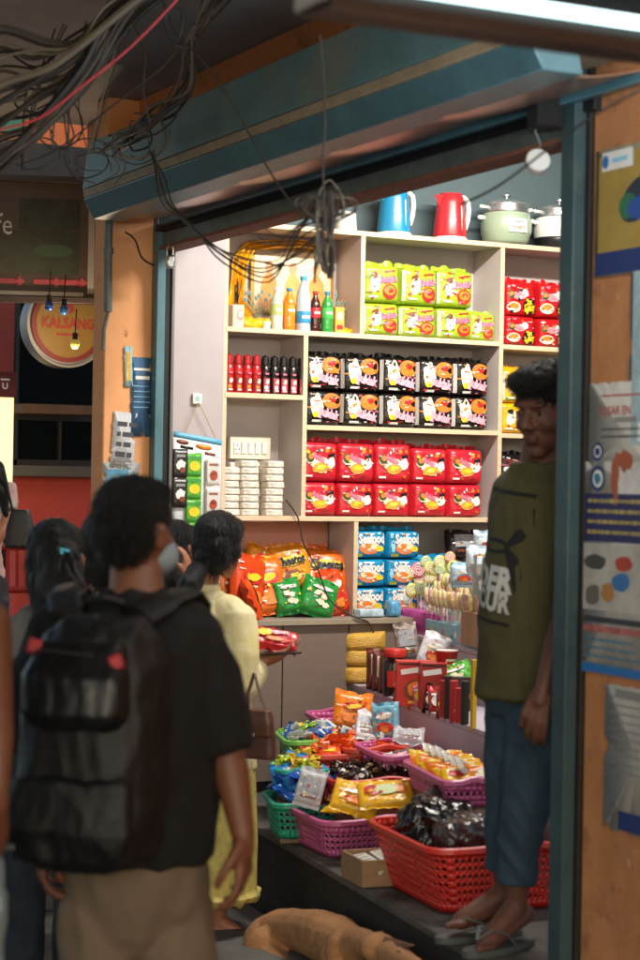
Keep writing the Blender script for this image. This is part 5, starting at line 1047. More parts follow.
def dk2(m, S, w, h): m.drect(S, w/2, -h/2, w*.9, h*.94, .0006, M('p2', '9fb3b8', .6, var=.3, vs=14), nx=3, ny=5); m.drect(S, w/2+.01, -h*.2, w*.6, .08, .001, brn, nx=2); m.drect(S, w/2+.01, -h*.5, w*.6, .1, .001, navy, nx=2); m.drect(S, w/2, -h*.9, w*.6, .05, .001, wht, nx=2)
def dk3(m, S, w, h):
    m.dtext(S, 'LOSAR EN', .12, -.075, .145, .001, M('ink_red', 'b0504c', .6), bold=.03); m.drect(S, .16, -.035, .2, .005, .001, M('ink_red'), nx=2); m.drect(S, .17, -.1, .1, .014, .001, gry, nx=2); lines(m, S, .06, -.125, .2, 2, .02, ink)
    m.dell(S, .045, -.185, .026, .026, .001, navy, n=20); m.dell(S, .045, -.185, .017, .017, .0015, wht, n=16); m.dell(S, .045, -.185, .012, .012, .002, navy, n=12)
    m.dell(S, .17, -.21, .035, .03, .001, M('stain_rust', 'a8583a', .7), jag=.3); m.dell(S, .13, -.25, .02, .06, .001, M('stain_rust'), jag=.3)
def dk4(m, S, w, h):
    m.dell(S, .075, -.045, .035, .035, .001, navy, n=24); m.dell(S, .075, -.045, .024, .024, .0015, wht, n=20); m.dell(S, .075, -.045, .016, .016, .002, M('ink_teal', '3f7a9a', .6), n=16, jag=.2)
    m.drect(S, w/2, -.15, w*.98, .13, .0008, M('ink_plum', '2b2a5a', .6, var=.1), nx=4); lines(m, S, .03, -.105, .3, 4, .028, M('ink_gold', 'b5a05a', .6), .011)
    m.drect(S, w/2, -.31, w*.98, .18, .0008, M('photo_pale', 'b5aea4', .6, var=.25, vs=9), nx=4)
    for (a, b, r1, r2, c_) in ((.07, -.27, .05, .02, '4a4644'), (.06, -.36, .035, .03, '6a625a'), (.13, -.35, .03, .025, 'b07a3a'), (.2, -.27, .04, .02, 'b0402c'), (.19, -.32, .04, .025, '3a6fa8')): m.dell(S, a, b, r1, r2, .0015, M('ph_'+c_, c_, .6), jag=.15)
    m.drect(S, w/2, -.425, w*.9, .016, .001, ink, nx=3); m.drect(S, w/2, -.45, w*.9, .018, .001, M('photo_red', 'a8605a', .6, var=.5, vs=30), nx=3); lines(m, S, .02, -.48, .3, 4, .022, M('ink_teal'), .007); m.drect(S, w/2, -h+.012, w*.98, .022, .001, blu, nx=3)
def dk5(m, S, w, h): lines(m, S, .03, -.03, .2, 10, .022, gry, .005); m.drect(S, w*.6, -h+.03, w*.75, .05, .001, navy, nx=3); m.drect(S, .12, -.02, .15, .02, .001, gry, nx=2)
poster('wall_poster', 'yellow poster with a cap picture and navy band, highest on the orange wall', 597, 152, .36, .345, 'a89d80', dk1, tilt=.0)
poster('wall_poster', 'narrow blue edged poster at the right frame edge', 632, 262, .2, .5, '4a86a0', dk2)
poster('wall_poster', 'white poster with red lettering and a small round navy mark', 590, 384, .36, .30, 'c5beb4', dk3)
poster('wall_poster', 'tall poster with navy text band and product pictures', 583, 462, .4, .57, 'bdb7b0', dk4)
poster('wall_poster', 'torn white notice with a navy strip low on the orange wall', 606, 683, .3, .385, 'aaa59c', dk5)
def dn1(m, S, w, h): lines(m, S, .02, -.05, .075, 4, .042, ink, .022); lines(m, S, .02, -.2, .08, 3, .015, gry, .004)
def dn2(m, S, w, h): m.drect(S, w*.5, -.05, w*.8, .01, .001, wht, nx=1); m.drect(S, w*.55, -.085, w*.7, .014, .001, wht, nx=1); lines(m, S, .01, -.12, .07, 5, .022, skyb, .004)
def dn3(m, S, w, h): m.drect(S, w*.5, -h*.5, w*.6, h*.7, .001, M('strip_gold', 'c9a24a', .6, var=.3, vs=40), nx=1, ny=3)
def dn4(m, S, w, h): m.drect(S, w*.4, -h*.4, w*.6, h*.5, .001, M('torn_blue', '4a7f9a', .6, var=.4, vs=20), nx=2); lines(m, S, .03, -.06, .08, 3, .02, gry, .008)
poster('pillar_notice', 'blue notice high on the peach pillar', 132, 357, .088, .33, '3a5f82', dn2, 'y')
poster('pillar_notice', 'white printed notice taped to the peach pillar', 114, 411, .105, .235, 'aeb0b2', dn1, 'y', tilt=R(4))
poster('pillar_notice', 'narrow yellow strip on a pale blue slip', 124, 346, .035, .17, '8fb5bb', dn3, 'y', tilt=R(-2))
poster('pillar_notice', 'torn layered paper scraps at the foot of the notices', 103, 462, .16, .19, '8a8f90', dn4, 'y')
# ================================================================== cables
cg = [M('cable_grey', '454039', .6, var=.3, vs=6), wirem, M('cable_pale', '625b4c', .6, var=.3, vs=6), M('cable_black', '1a1817', .5)]
rr = random.Random(11)
def cab(pts, Z, r, mt, lab, grp='cables hanging over the lane', jit=0, name='cable'):
    P_ = []
    for i, (px, py) in enumerate(pts):
        z_ = Z if not hasattr(Z, '__len__') else Z[0]+(Z[1]-Z[0])*i/(len(pts)-1)
        P_.append(PD(px+rr.uniform(-jit, jit), py+rr.uniform(-jit, jit), z_+rr.uniform(-.02, .02)*bool(jit)))
    return cord(name, P_, r, mt, lab, 'cable', grp)
for i in range(26):   # the big bundle sweeping from the left edge up to the top
    f = i/25; Z = 5.6+.5*rr.random(); a = 20+150*f+rr.uniform(-8, 8)
    cab([(-60, a+45), (-5, a+8), (40+rr.uniform(-10, 10), a*.62+30+rr.uniform(-14, 14)), (80+rr.uniform(-15, 15), a*.3+32+rr.uniform(-12, 12)), (115+30*rr.random(), a*.12-8), (190+rr.uniform(-30, 50), -45)], Z, rr.choice([.004, .005, .006, .009, .012]), cg[i % 4], 'dusty cable of the thick bundle sweeping across the top left', 'cables of the thick bundle')
for i in range(12):   # the second bundle coming down from the top to the housing corner
    f = i/11; cab([(225+rr.uniform(-20, 25), -20), (205+rr.uniform(-10, 10), 22), (192+rr.uniform(-6, 6), 42), (190+rr.uniform(-12, 6), 80+rr.uniform(-12, 12)), (165+rr.uniform(-12, 12), 112+rr.uniform(-8, 8)), (138+rr.uniform(-8, 8), 132+rr.uniform(-8, 8)), (112+rr.uniform(-14, 10), 142+rr.uniform(-14, 16))], [5.4, 6.9], rr.choice([.003, .004, .006]), cg[(i*3) % 4], 'cable running down to the tangle on the housing corner', 'cables reaching the housing corner')
for i in range(14):   # loose loops
    cx_, cy_ = rr.choice([(140, 135), (128, 150), (40, 95), (60, 120), (35, 150), (95, 160)]); rx, ry = rr.uniform(10, 34), rr.uniform(8, 26); a0 = rr.uniform(0, 6)
    cab([(cx_+rx*math.cos(a0+k*.9), cy_+ry*math.sin(a0+k*.9)+k*1.5) for k in range(7)], 6.3 if cx_ < 100 else 6.75, rr.choice([.002, .003, .004]), cg[i % 4], 'thin wire looping loosely in the tangle at the upper left', 'loose wire loops', jit=3)
for i in range(10):   # stringy ends hanging from the thick bundle
    x_ = rr.uniform(20, 110); cab([(x_+25, 30+rr.uniform(-15, 15)), (x_+8, 70+rr.uniform(-15, 15)), (x_-6, 110+rr.uniform(-15, 15)), (x_-2+rr.uniform(-14, 14), 150+rr.uniform(-10, 25))], 6.0, rr.choice([.002, .003]), cg[i % 4], 'thin wire dangling from the thick bundle', 'thin dangling wires', jit=4)
cab([(-20, 138), (0, 130), (40, 118), (80, 88), (130, 48), (175, 2), (185, -14)], 5.3, .0035, M('cable_red', 'b5303a', .5), 'single red cable crossing the thick bundle', None)
cab([(120, -15), (133, 22), (145, 55), (143, 90), (150, 125)], 5.8, .003, cg[1], 'thin wire dropping from the top to the housing corner, left one', None)
cab([(190, 48), (203, 62), (230, 100), (255, 145), (275, 180), (300, 215)], [5.6, 5.4], .0028, cg[1], 'thin wire slanting over the shutter housing to the knot', None)
cab([(320, 35), (323, 70), (325, 120), (323, 160), (324, 200)], 5.0, .003, cg[1], 'thin wire dropping straight from the signboard to the knot', None)
cab([(163, 0), (178, 38), (182, 10), (165, 18), (172, 42), (192, 48)], 5.5, .004, cg[3], 'black cable looping at the top of the second bundle', None)
cab([(20, 165), (60, 148), (120, 100), (165, 65), (185, 35)], 6.0, .003, cg[1], 'dark wire slanting up under the red cable', None)
for i in range(5):
    cab([(152, 150), (157+i*1.5, 180), (165+i*2, 205), (185+i*3, 222+i*3), (215+i*2, 245+i*4), (255+i*4, 262+i*5), (300, 262-i*8), (326, 225)], [6.7, 5.25], .0028, cg[2 if i % 2 else 1], f'drooping pale wire from the housing corner to the knot, {ORD[i]} from the top', None, jit=2)
KZ = 5.15
for i in range(12):
    rx, ry = rr.uniform(10, 28), rr.uniform(7, 22); a0 = rr.uniform(0, 6); ox = rr.uniform(-10, 10)
    cab([(326+ox+rx*math.cos(a0+k*.8), 206+rr.uniform(-4, 4)+ry*math.sin(a0+k*.8)) for k in range(9)], KZ, rr.choice([.002, .003, .0035]), cg[i % 3], 'wire coiled in the knot before the shutter bar', 'wires coiled in the knot', jit=2)
for i in range(10):
    x_ = 326+rr.uniform(-8, 8); cab([(x_, 195), (x_+rr.uniform(-3, 3), 225), (x_+rr.uniform(-5, 5), 252), (x_+rr.uniform(-6, 6), 268+rr.uniform(0, 18))], KZ-.01, .0045, cg[i % 3], 'short cable end hanging down from the knot', 'cable ends under the knot', jit=1)
for i in range(6):
    cab([(318, 205), (300-rr.uniform(0, 8), 222+i*3), (282-rr.uniform(0, 10), 238+i*4), (262-6*i, 228+6*i)], KZ+.05, .002, cg[1], 'stiff wire end fanning out left of the knot', 'wire ends left of the knot', jit=3)
cab([(460, 205), (500, 185), (560, 140), (600, 112), (660, 80)], [4.8, 4.0], .003, cg[1], 'thin wire crossing before the right post', None)
cab([(125, 232), (135, 240), (142, 258), (155, 266)], 7.3, .004, cg[3], 'short black wire drooping from the shutter lip to the pillar', None)
# ================================================================== people
skin_l = M('skin_light', '9a6448', .5, var=.08, vs=18, bump=.12, bs=120, sss=.08)
skin_d = M('skin_dark', '5a3627', .6, var=.1, vs=18, bump=.12, bs=120, sss=.05)
skin_m = M('skin_mid', '744832', .5, var=.08, vs=18, bump=.12, bs=120, sss=.08)
hairm = M('hair_black', '090707', .5, var=.6, vs=30, bump=1, bs=60, aniso=(9, 9, .8))
WM = (RT, FW)
class Person:
    """local frame: x right in the picture, y away from the camera, z up; origin on the ground"""
    def __init__(s, px, Z, zg, label, skin, name='person'):
        w_ = CAMP+RT*((px-320)/F*Z)+FW*Z; s.Z = Z; s.o = Vector((w_.x, w_.y, zg)); s.skin = skin
        s.t = thing(name, label, 'person', s.o, -YAW); s.mb = MB(); s.Ri = Matrix.Rotation(YAW, 3, 'Z')
    def L(s, px, py, dy=0): return s.Ri @ (PD(px, py, s.Z+dy)-s.o)
    def head(s, c, th, pitch=0, k=1.0, roll=0, ears=True):
        Rm = Matrix.Rotation(th, 3, 'Z') @ Matrix.Rotation(pitch, 3, 'X') @ Matrix.Rotation(roll, 3, 'Y'); s.hc, s.hR, s.hk = Vector(c), Rm, k; mb, sk = s.mb, s.skin
        P = lambda x, y, z: s.hc+Rm @ Vector((x*k, y*k, z*k))
        E = lambda x, y, z, a, b, c_, rot=None: mb.ell(P(x, y, z), (a*k, b*k, c_*k), sk, Rm @ rot if rot else Rm, 20, 14)
        E(0, .015, .035, .074, .094, .082); E(0, -.02, -.01, .066, .07, .08); E(0, -.035, -.06, .048, .05, .045); E(0, -.062, -.095, .024, .022, .02)
        E(-.035, -.055, -.022, .026, .026, .024); E(.035, -.055, -.022, .026, .026, .024)
        mb.cap(P(0, -.088, .018), .009*k, P(0, -.112, -.022), .013*k, sk); E(-.012, -.1, -.028, .01, .011, .009); E(.012, -.1, -.028, .01, .011, .009)
        E(0, -.086, .032, .05, .014, .013); E(0, -.088, -.053, .026, .012, .0065); E(0, -.086, -.065, .022, .013, .007)
        if ears:
            for q in (-1, 1): E(q*.077, .012, -.008, .009, .02, .033, Matrix.Rotation(q*R(14), 3, 'Z')); E(q*.08, .016, .008, .009, .019, .017, Matrix.Rotation(q*R(18), 3, 'Z'))
    def face_parts(s, brow=True):
        P = lambda x, y, z: s.hc+s.hR @ Vector((x*s.hk, y*s.hk, z*s.hk))
        for q in (-1, 1):
            m = MB(); m.ell(P(q*.03, -.0745, .008), (.0115, .0095, .009), M('eye_white', '7d716a', .3)); m.build('eye', s.t)
            m = MB(); m.ell(P(q*.031, -.081, .007), (.0062, .0045, .0062), M('iris', '120c0a', .15)); m.build('iris', s.t)
            m = MB(); m.tube([P(q*.044, -.077, .011), P(q*.03, -.0885, .0165), P(q*.017, -.083, .011)], .003, s.skin, 6); m.build('eyelid', s.t)
            if brow: m = MB(); m.tube([P(q*.052, -.074, .03), P(q*.036, -.0925, .037), P(q*.014, -.095, .032)], [.002, .0042, .0032], hairm, 6); m.build('eyebrow', s.t)
        m = MB(); m.tube([P(-.024, -.089, -.058), P(0, -.0985, -.0565), P(.024, -.089, -.058)], .002, M('lip_line', '26130f', .5), 6); m.build('mouth_line', s.t)
    def hair(s, sh, n=2500, ln=.03, down=.5, zmin=-.03, face=.045, vox=.005, rough=.006, label=None, spread=.35):
        """sh: list of (x,y,z,a,b,c) ellipsoids in head space"""
        P = lambda v: s.hc+s.hR @ (Vector(v)*s.hk); mb = MB()
        for e in sh: mb.ell(P(e[:3]), tuple(x*s.hk for x in e[3:6]), hairm, s.hR, 20, 14)
        h = mb.organic('hair', s.t, vox, 2, lambda c, n_: n_*rough*noise.noise(Vector((c.x*60, c.y*60, c.z*22))), label=label)
        st = MB(); me = h.data; vs = [v for v in me.vertices]; rr = random.Random(5); Rt = s.hR.transposed()
        for _ in range(n):
            v = rr.choice(vs); nr = v.normal; d = (nr*spread+Vector((rr.uniform(-1, 1), rr.uniform(-1, 1), rr.uniform(-1, .6)))*.35-Vector((0, 0, down))); d -= nr*min(0, d.dot(nr))*1.0; d.normalize()
            w_ = nr.cross(d); 
            if w_.length < .01: continue
            w_ = w_.normalized()*.0012; L_ = ln*rr.uniform(.5, 1.2); a = v.co+nr*.0005; b = a+d*L_*.5+nr*.0025; c = a+d*L_-Vector((0, 0, L_*.25))
            st.add([a-w_, a+w_, b-w_*.8, b+w_*.8, c], [(0, 1, 3, 2), (2, 3, 4)], hairm)
        st.build('hair_strands', s.t, ang=0); return h
    def hand(s, w, d, n, side=1, curl=(.35, .4, .45, .5), k=1.0, thumb=.5):
        w, d, n = Vector(w), Vector(d).normalized(), Vector(n); n = (n-d*n.dot(d)).normalized(); t = d.cross(n)*side; mb, sk = s.mb, s.skin
        s.mb.cap(w-d*.01, .024*k, w+d*.03*k, .024*k, sk); 
        lens = (.070, .078, .073, .058)
        for i in range(4):
            off = (.033-.0215*i)*k; K = w+d*(.088-.004*abs(i-1)**1.5)*k+t*off; mb.cap(w+d*.02*k+t*off*.55, .014*k, K, .0105*k, sk, 10)
            a = .12+curl[i]*.5; p_ = K; rad = (.0092-.0008*(i == 3))*k; dd = (d+t*(.10-.065*i)).normalized()
            for j, f in enumerate((.45, .3, .25)):
                dr = dd*math.cos(a)+n*math.sin(a); q_ = p_+dr*lens[i]*f*k; mb.cap(p_, rad, q_, rad*.9, sk, 10); p_ = q_; a += curl[i]; rad *= .93
        p0 = w+d*.018*k+t*.024*k; p1 = w+d*.045*k+t*.046*k+n*.012*k; p2 = p1+(d*.8+t*.25+n*thumb).normalized()*.032*k; p3 = p2+(d*.9-t*.1+n*thumb).normalized()*.026*k
        mb.chain([(p0, .015*k), (p1, .0115*k), (p2, .0098*k), (p3, .0085*k)], sk)
    def arm(s, sh, el, wr, k=1.0): s.mb.chain([(sh, .05*k), (Vector(sh).lerp(Vector(el), .45), .046*k), (el, .037*k)], s.skin); s.mb.chain([(el, .036*k), (Vector(el).lerp(Vector(wr), .3), .039*k), (wr, .025*k)], s.skin)
    def leg(s, hp, kn, an, toe, k=1.0):
        s.mb.chain([(hp, .07*k), (kn, .05*k)], s.skin); s.mb.chain([(kn, .052*k), (Vector(kn).lerp(Vector(an), .32), .054*k), (an, .034*k)], s.skin)
        an, toe = Vector(an), Vector(toe); f = (toe-an); f.z = 0; f.normalize(); r_ = Vector((f.y, -f.x, 0)); g = toe.z-.012
        s.mb.cap(an-f*.035+Vector((0, 0, -.03)), .034*k, toe-f*.05+Vector((0, 0, .012)), .03*k, s.skin); s.mb.cap(an, .036*k, toe-f*.06+Vector((0, 0, .02)), .03*k, s.skin)
        for i in range(5): b = toe-f*(.045+.008*i)+r_*(-.03+.0155*i)*k+Vector((0, 0, .008)); s.mb.cap(b, .0125*k, b+f*(.055-.006*i), (.012 if i == 0 else .0088)*k, s.skin, 10)
    def finish(s, vox=.006): return s.mb.organic('body', s.t, vox, 2)
def wrinkle(a=.006, f=14, st=(1, 1, .45), seed=0):
    def d(c, n):
        q_ = Vector((c.x*f*st[0], c.y*f*st[1]+seed, c.z*f*st[2])); r1 = 1-abs(noise.noise(q_))*2; r2 = noise.noise(q_*2.7)
        return n*(a*1.5*(r1*.7+r2*.45+.25*(1-abs(noise.noise(q_*1.9+Vector((3, 1, 7))))*3)))
    return d
def garment(P, mb, name, disp=None, vox=.008, cuts=(), label=None):
    o = mb.organic(name, P.t, vox, 7 if name in ('trousers', 'jeans') else 4, disp)
    if label: o['label'] = label
    return o
# ------------------------------------------------------------------ 1 the man with the backpack
P = Person(140, 4.2, 0, 'man in a black shirt seen from behind carrying a black backpack', skin_m); L = P.L
hc = L(136, 532); th = R(150)
P.head(hc, th, k=.95)
P.mb.loft([(hc.x+.01, hc.y-.02, L(0, 600).z-.03, .075, .075), (hc.x+.005, hc.y-.01, L(0, 585).z, .06, .062), (hc.x, hc.y+.01, L(0, 560).z, .056, .06)], skin_m)
yw = R(-22)
tc_ = lambda px, py: L(px, py)
z_ = lambda py: L(140, py).z
P.mb.loft([(0, .03, z_(930), .14, .1, yw), (0, .03, z_(860), .15, .11, yw), (0, .02, z_(780), .14, .1, yw), (0, 0, z_(680), .16, .11, yw), (0, 0, z_(625), .17, .1, yw), (0, 0, z_(600), .08, .07, yw)], skin_m)
shR, elR, wrR = L(192, 632, -.02), L(226, 745, 0), L(243, 835, -.04)
P.arm(shR, elR, wrR, 1.05); P.hand(wrR, (.04, -.03, -1), (-.75, .2, 0), side=-1, curl=(.38, .42, .48, .52), k=1.06)
shL, elL, wrL = L(62, 630, .05), L(36, 745, .08), L(40, 835, .02)
P.arm(shL, elL, wrL, 1.05); P.hand(wrL, (.05, 0, -1), (.8, .2, 0), side=1, curl=(.5, .5, .55, .6))
for hx, kx in ((98, 96), (178, 176)): P.leg(L(hx, 900, .02), L(kx, 1085, .0), Vector((L(kx, 0).x, .04, .09)), Vector((L(kx, 0).x+.04, .2, .035)))
P.finish(.006)
P.hair([(0, .02, .05, .082, .1, .083), (0, .045, .015, .077, .072, .08), (0, -.03, .085, .066, .06, .04), (0, .055, -.03, .058, .05, .045)], n=4500, ln=.017, down=.5, rough=.005)
m = MB(); Pm = lambda x, y, z: P.hc+P.hR @ (Vector((x, y, z))*.95)
m.ell(Pm(0, -.06, -.055), (.066, .062, .052), M('mask_cloth', '7f8a90', .8), P.hR, 20, 12); m.organic('face_mask', P.t, .006, 2)
shirt = M('black_cotton', '060607', .85, var=.15, vs=10, bump=.3, bs=300)
m = MB(); m.loft([(.01, .01, z_(857), .165, .15, yw), (.01, .01, z_(790), .175, .15, yw), (0, 0, z_(700), .178, .145, yw), (0, 0, z_(650), .175, .135, yw), (0, 0, z_(624), .165, .11, yw), (0, 0, z_(608), .12, .085, yw), (.0, 0, z_(597), .08, .075, yw), (0, -.005, z_(591), .074, .07, yw)], shirt)
m.chain([(L(180, 630), .068), (L(192, 638), .07)], shirt); m.tube([L(188, 634), L(206, 690), L(221, 750)], [.072, .08, .076], shirt, 20)
m.chain([(L(80, 628, .05), .075), (L(66, 636, .05), .082)], shirt); m.tube([L(66, 630, .05), L(48, 690, .06), L(38, 752, .07)], [.08, .088, .08], shirt, 20)
garment(P, m, 'shirt', wrinkle(.007, 9, (1, 1, .6)))
tro = M('khaki_cotton', '6b5b49', .85, var=.08, vs=8, bump=.25, bs=200)
m = MB(); m.loft([(.005, .01, z_(955), .05, .05, yw), (.005, .01, z_(930), .1, .1, yw), (.005, .02, z_(900), .155, .125, yw), (.005, .02, z_(875), .163, .135, yw), (.005, .01, z_(835), .155, .125, yw)], tro)
for hx, kx in ((101, 93), (172, 180)): m.tube([L(hx, 900, .02), L(hx, 930, .02), L(kx, 1000, .0), L(kx, 1085, 0), Vector((L(kx, 0).x, .04, .1))], [.085, .089, .08, .072, .066], tro, 22)
garment(P, m, 'trousers', wrinkle(.009, 8, (1, 1, .5)))
# shoes
for kx in (97, 175): m = MB(); x_ = L(kx, 0).x; m.cap((x_, 0, .05), .045, (x_+.04, .2, .035), .04, M('shoe_dark', '1c1a19', .6)); m.organic('shoe', P.t, .008, 2)
# the backpack (a thing of its own, carried)
bpk = M('pack_fabric', '08090b', .5, var=.2, vs=14, bump=.35, bs=180); bpk2 = M('pack_shell', '0d0f11', .38, var=.2, vs=10, bump=.25, bs=40); redt = M('red_tab', 'a82430', .5)
B = thing('backpack', 'black backpack with two red zip tabs on the back of the man', 'backpack', P.o+Matrix.Rotation(-YAW, 3, 'Z') @ Vector((-.085, -.2, z_(865))), -YAW); bo = Vector((-.085, -.2, z_(865)))
bl = lambda px, py, dy=-.2: L(px, py, dy)-bo
Rb = R(-20)
def bring(pxl, pxr, py, dep, dy=-.2): a, b = bl(pxl, py, dy), bl(pxr, py, dy); return ((a.x+b.x)/2, 0, (a.z+b.z)/2, (b.x-a.x)/2*1.04, dep/2, Rb)
m = MB(); m.loft([bring(40, 140, 864, .16), bring(24, 152, 850, .21), bring(20, 160, 800, .23), bring(24, 164, 720, .22), bring(34, 164, 665, .2), bring(50, 156, 636, .16), bring(70, 140, 618, .11)], bpk, 32, pw=2.8)
m.organic('main_compartment', B, .007, 3, wrinkle(.006, 11, (1, 1, .5), 4))
fd = Vector((math.sin(Rb)*1, -math.cos(Rb), 0))*1.0
m = MB(); m.loft([tuple(x+(fd[i]*.10 if i < 2 else 0) for i, x in enumerate(bring(52, 140, 722, .08))), tuple(x+(fd[i]*.105 if i < 2 else 0) for i, x in enumerate(bring(44, 150, 708, .1))), tuple(x+(fd[i]*.1 if i < 2 else 0) for i, x in enumerate(bring(46, 150, 672, .09))), tuple(x+(fd[i]*.075 if i < 2 else 0) for i, x in enumerate(bring(58, 144, 640, .07)))], bpk2, 28, pw=3)
m.organic('front_pocket', B, .006, 2, wrinkle(.0035, 12, (1.3, 1, .4), 9))
m = MB(); m.loft([tuple(x+(fd[i]*.1 if i < 2 else 0) for i, x in enumerate(bring(36, 152, 852, .07))), tuple(x+(fd[i]*.115 if i < 2 else 0) for i, x in enumerate(bring(30, 158, 820, .09))), tuple(x+(fd[i]*.11 if i < 2 else 0) for i, x in enumerate(bring(34, 156, 772, .07)))], bpk, 28, pw=3)
m.organic('lower_pocket', B, .006, 2, wrinkle(.006, 13, (1, 1, .4), 3))
for px in (61, 148): m = MB(); c_ = bl(px, 642 if px < 100 else 656)+fd*(.115 if px < 100 else .15); m.box(c_, (.028, .012, .03), redt, Matrix.Rotation(R(-20 if px > 100 else 15), 3, 'Y')); m.build('red_tab', B, bevel=.004)
m = MB(); m.tube([bl(52, 655)+fd*.12, bl(70, 645)+fd*.135, bl(100, 648)+fd*.14, bl(130, 652)+fd*.135, bl(148, 662)+fd*.12], .004, black, 8); m.build('zip', B)
for pts in ([(66, 612, -.16), (64, 596, -.08), (72, 588, .0), (82, 600, .09), (80, 640, .14)], [(140, 615, -.16), (165, 600, -.1), (186, 592, 0), (196, 606, .1), (196, 650, .13)]):
    m = MB(); 
    pa = [L(a, b, c)-bo for a, b, c in pts]; out = []
    for i in range(len(pa)-1):
        for k in range(6): out.append(pa[i].lerp(pa[i+1], k/6))
    out.append(pa[-1]); rs = []
    for i, p_ in enumerate(out):
        d_ = (out[min(i+1, len(out)-1)]-out[max(i-1, 0)]).normalized(); sd = Vector((1, .3, 0)); sd = (sd-d_*sd.dot(d_)).normalized(); up_ = sd.cross(d_); rs.append([p_+sd*.036*math.cos(2*math.pi*j/12)+up_*.011*math.sin(2*math.pi*j/12) for j in range(12)])
    m.rings(rs, bpk); m.build('shoulder_strap', B)
m = MB(); m.tube([bl(84, 612, -.12), bl(88, 600, -.15), bl(104, 598, -.17), bl(122, 602, -.15), bl(124, 614, -.12)], .010, bpk, 8); m.build('top_handle', B)
for pts in ([(24, 770), (12, 785), (16, 800), (28, 806)], [(28, 760), (18, 772), (14, 790), (20, 812)]): m = MB(); m.tube([bl(a, b, -.18) for a, b in pts], .007, bpk, 6, flat=.4); m.build('side_strap', B)
m = MB(); c_ = bl(48, 833)+fd*.165; m.box(c_, (.022, .003, .01), M('logo_grey', '5a5e60', .5)); m.build('small_mark', B)
# ------------------------------------------------------------------ 2 the woman in yellow
P = Person(216, 6.95, .0, 'woman in a pale yellow shirt and yellow skirt choosing snacks at the counter', skin_l); L = P.L; z_ = lambda py: L(216, py).z
P.head(L(220, 546), R(150), pitch=R(6), k=1.0, ears=False)
P.mb.loft([(L(212, 0).x, 0, z_(602), .07, .06), (L(214, 0).x, 0, z_(588), .048, .05), (L(219, 0).x, .0, z_(568), .045, .05)], skin_l)
yw = R(25)
tx = lambda px: L(px, 0).x
P.mb.loft([(tx(222), 0, z_(800), .14, .11, yw), (tx(220), 0, z_(720), .12, .1, yw), (tx(216), 0, z_(640), .13, .1, yw), (tx(213), 0, z_(602), .13, .08, yw)], skin_l)
P.arm(L(236, 616, -.06), L(236, 694, -.1), L(265, 657, -.02), .8); P.hand(L(265, 657, -.02), (.95, .1, .25), (-.1, .2, 1), side=-1, curl=(.3, .3, .35, .4), k=.9)
P.arm(L(196, 612, .1), L(205, 690, .16), L(255, 665, .14), .8); P.hand(L(255, 665, .14), (.95, -.2, .2), (-.1, .1, 1), side=1, curl=(.3, .3, .3, .3), k=.88)
for hx in (216, 234): P.leg(L(hx, 800), Vector((tx(hx), -.02, .48)), Vector((tx(hx), .02, .085)), Vector((tx(hx)+.12, .02, .03)), .9)
P.finish(.006)
h = P.hair([(0, .02, .045, .084, .102, .085), (0, .055, 0, .08, .066, .08), (0, -.035, .07, .07, .05, .048), (0, .0, -.01, .085, .065, .06), (0, .045, -.045, .076, .062, .06), (0, .1, -.04, .03, .035, .03)], n=1500, ln=.03, down=1.1, rough=.003, spread=.02)
m = MB(); pt = [L(205, 562, -.09), L(198, 570, -.11), L(190, 585, -.13), L(184, 602, -.14), L(176, 624, -.13)]; m.chain([(pt[0], .022), (pt[1], .036), (pt[2], .044), (pt[3], .04), (pt[4], .012)], hairm); m.organic('ponytail', P.t, .005, 2, lambda c, n: n*.005*noise.noise(Vector((c.x*70, c.y*70, c.z*12))))
m = MB(); m.ell(pt[0], (.022, .022, .018), M('hair_tie', '5a5560', .7)); m.build('hair_tie', P.t)
ysh = M('yellow_shirt', 'd6c89a', .7, var=.1, vs=5, bump=.2, bs=80, spots=[(7, .45, .7, 'd8c878')]); ysk = M('yellow_skirt', 'b0a054', .75, var=.25, vs=22, bump=.5, bs=40)
m = MB(); m.loft([(tx(229), 0, z_(768), .15, .13, yw), (tx(226), 0, z_(720), .145, .125, yw), (tx(220), 0, z_(660), .14, .12, yw), (tx(215), 0, z_(622), .15, .115, yw), (tx(213), 0, z_(602), .13, .09, yw), (tx(212), 0, z_(590), .07, .06, yw)], ysh)
m.chain([(L(226, 610, -.04), .06), (L(236, 622, -.06), .07)], ysh); m.tube([L(236, 615, -.06), L(239, 655, -.09), L(236, 692, -.1)], [.066, .072, .07], ysh, 18); m.chain([(L(235, 690, -.1), .065), (L(246, 680, -.07), .062)], ysh); m.tube([L(238, 688, -.09), L(252, 672, -.05), L(258, 664, -.03)], [.062, .058, .042], ysh, 18)
m.chain([(L(198, 612, .08), .06), (L(205, 688, .15), .06), (L(238, 668, .14), .05)], ysh)
garment(P, m, 'shirt', wrinkle(.0055, 9, (1.3, 1, .35), 5), .007)
m = MB(); m.loft([(tx(212), -.0, z_(594), .075, .065, yw), (tx(214), 0, z_(584), .06, .058, yw)], ysh); m.organic('collar', P.t, .006, 2)
m = MB(); m.loft([(tx(222), 0, .2, .2, .2), (tx(222), 0, z_(900), .18, .17), (tx(225), 0, z_(820), .165, .15), (tx(228), 0, z_(755), .135, .12)], ysk, 36); garment(P, m, 'skirt', wrinkle(.007, 15, (1, 1, .12), 2), .008)
for s_ in (-1, 1): m = MB(); m.cap((tx(225)+s_*.06, 0, .03), .035, (tx(225)+s_*.06+.13, 0, .028), .032, M('sandal', '3a2a20', .6)); m.organic('shoe', P.t, .008, 2)
m = MB(); w_ = L(259, 663, -.03); m.tube([w_+Vector((-.006, 0, -.004)), w_+Vector((.006, 0, .003))], .034, black, 18); m.build('wrist_band', P.t)
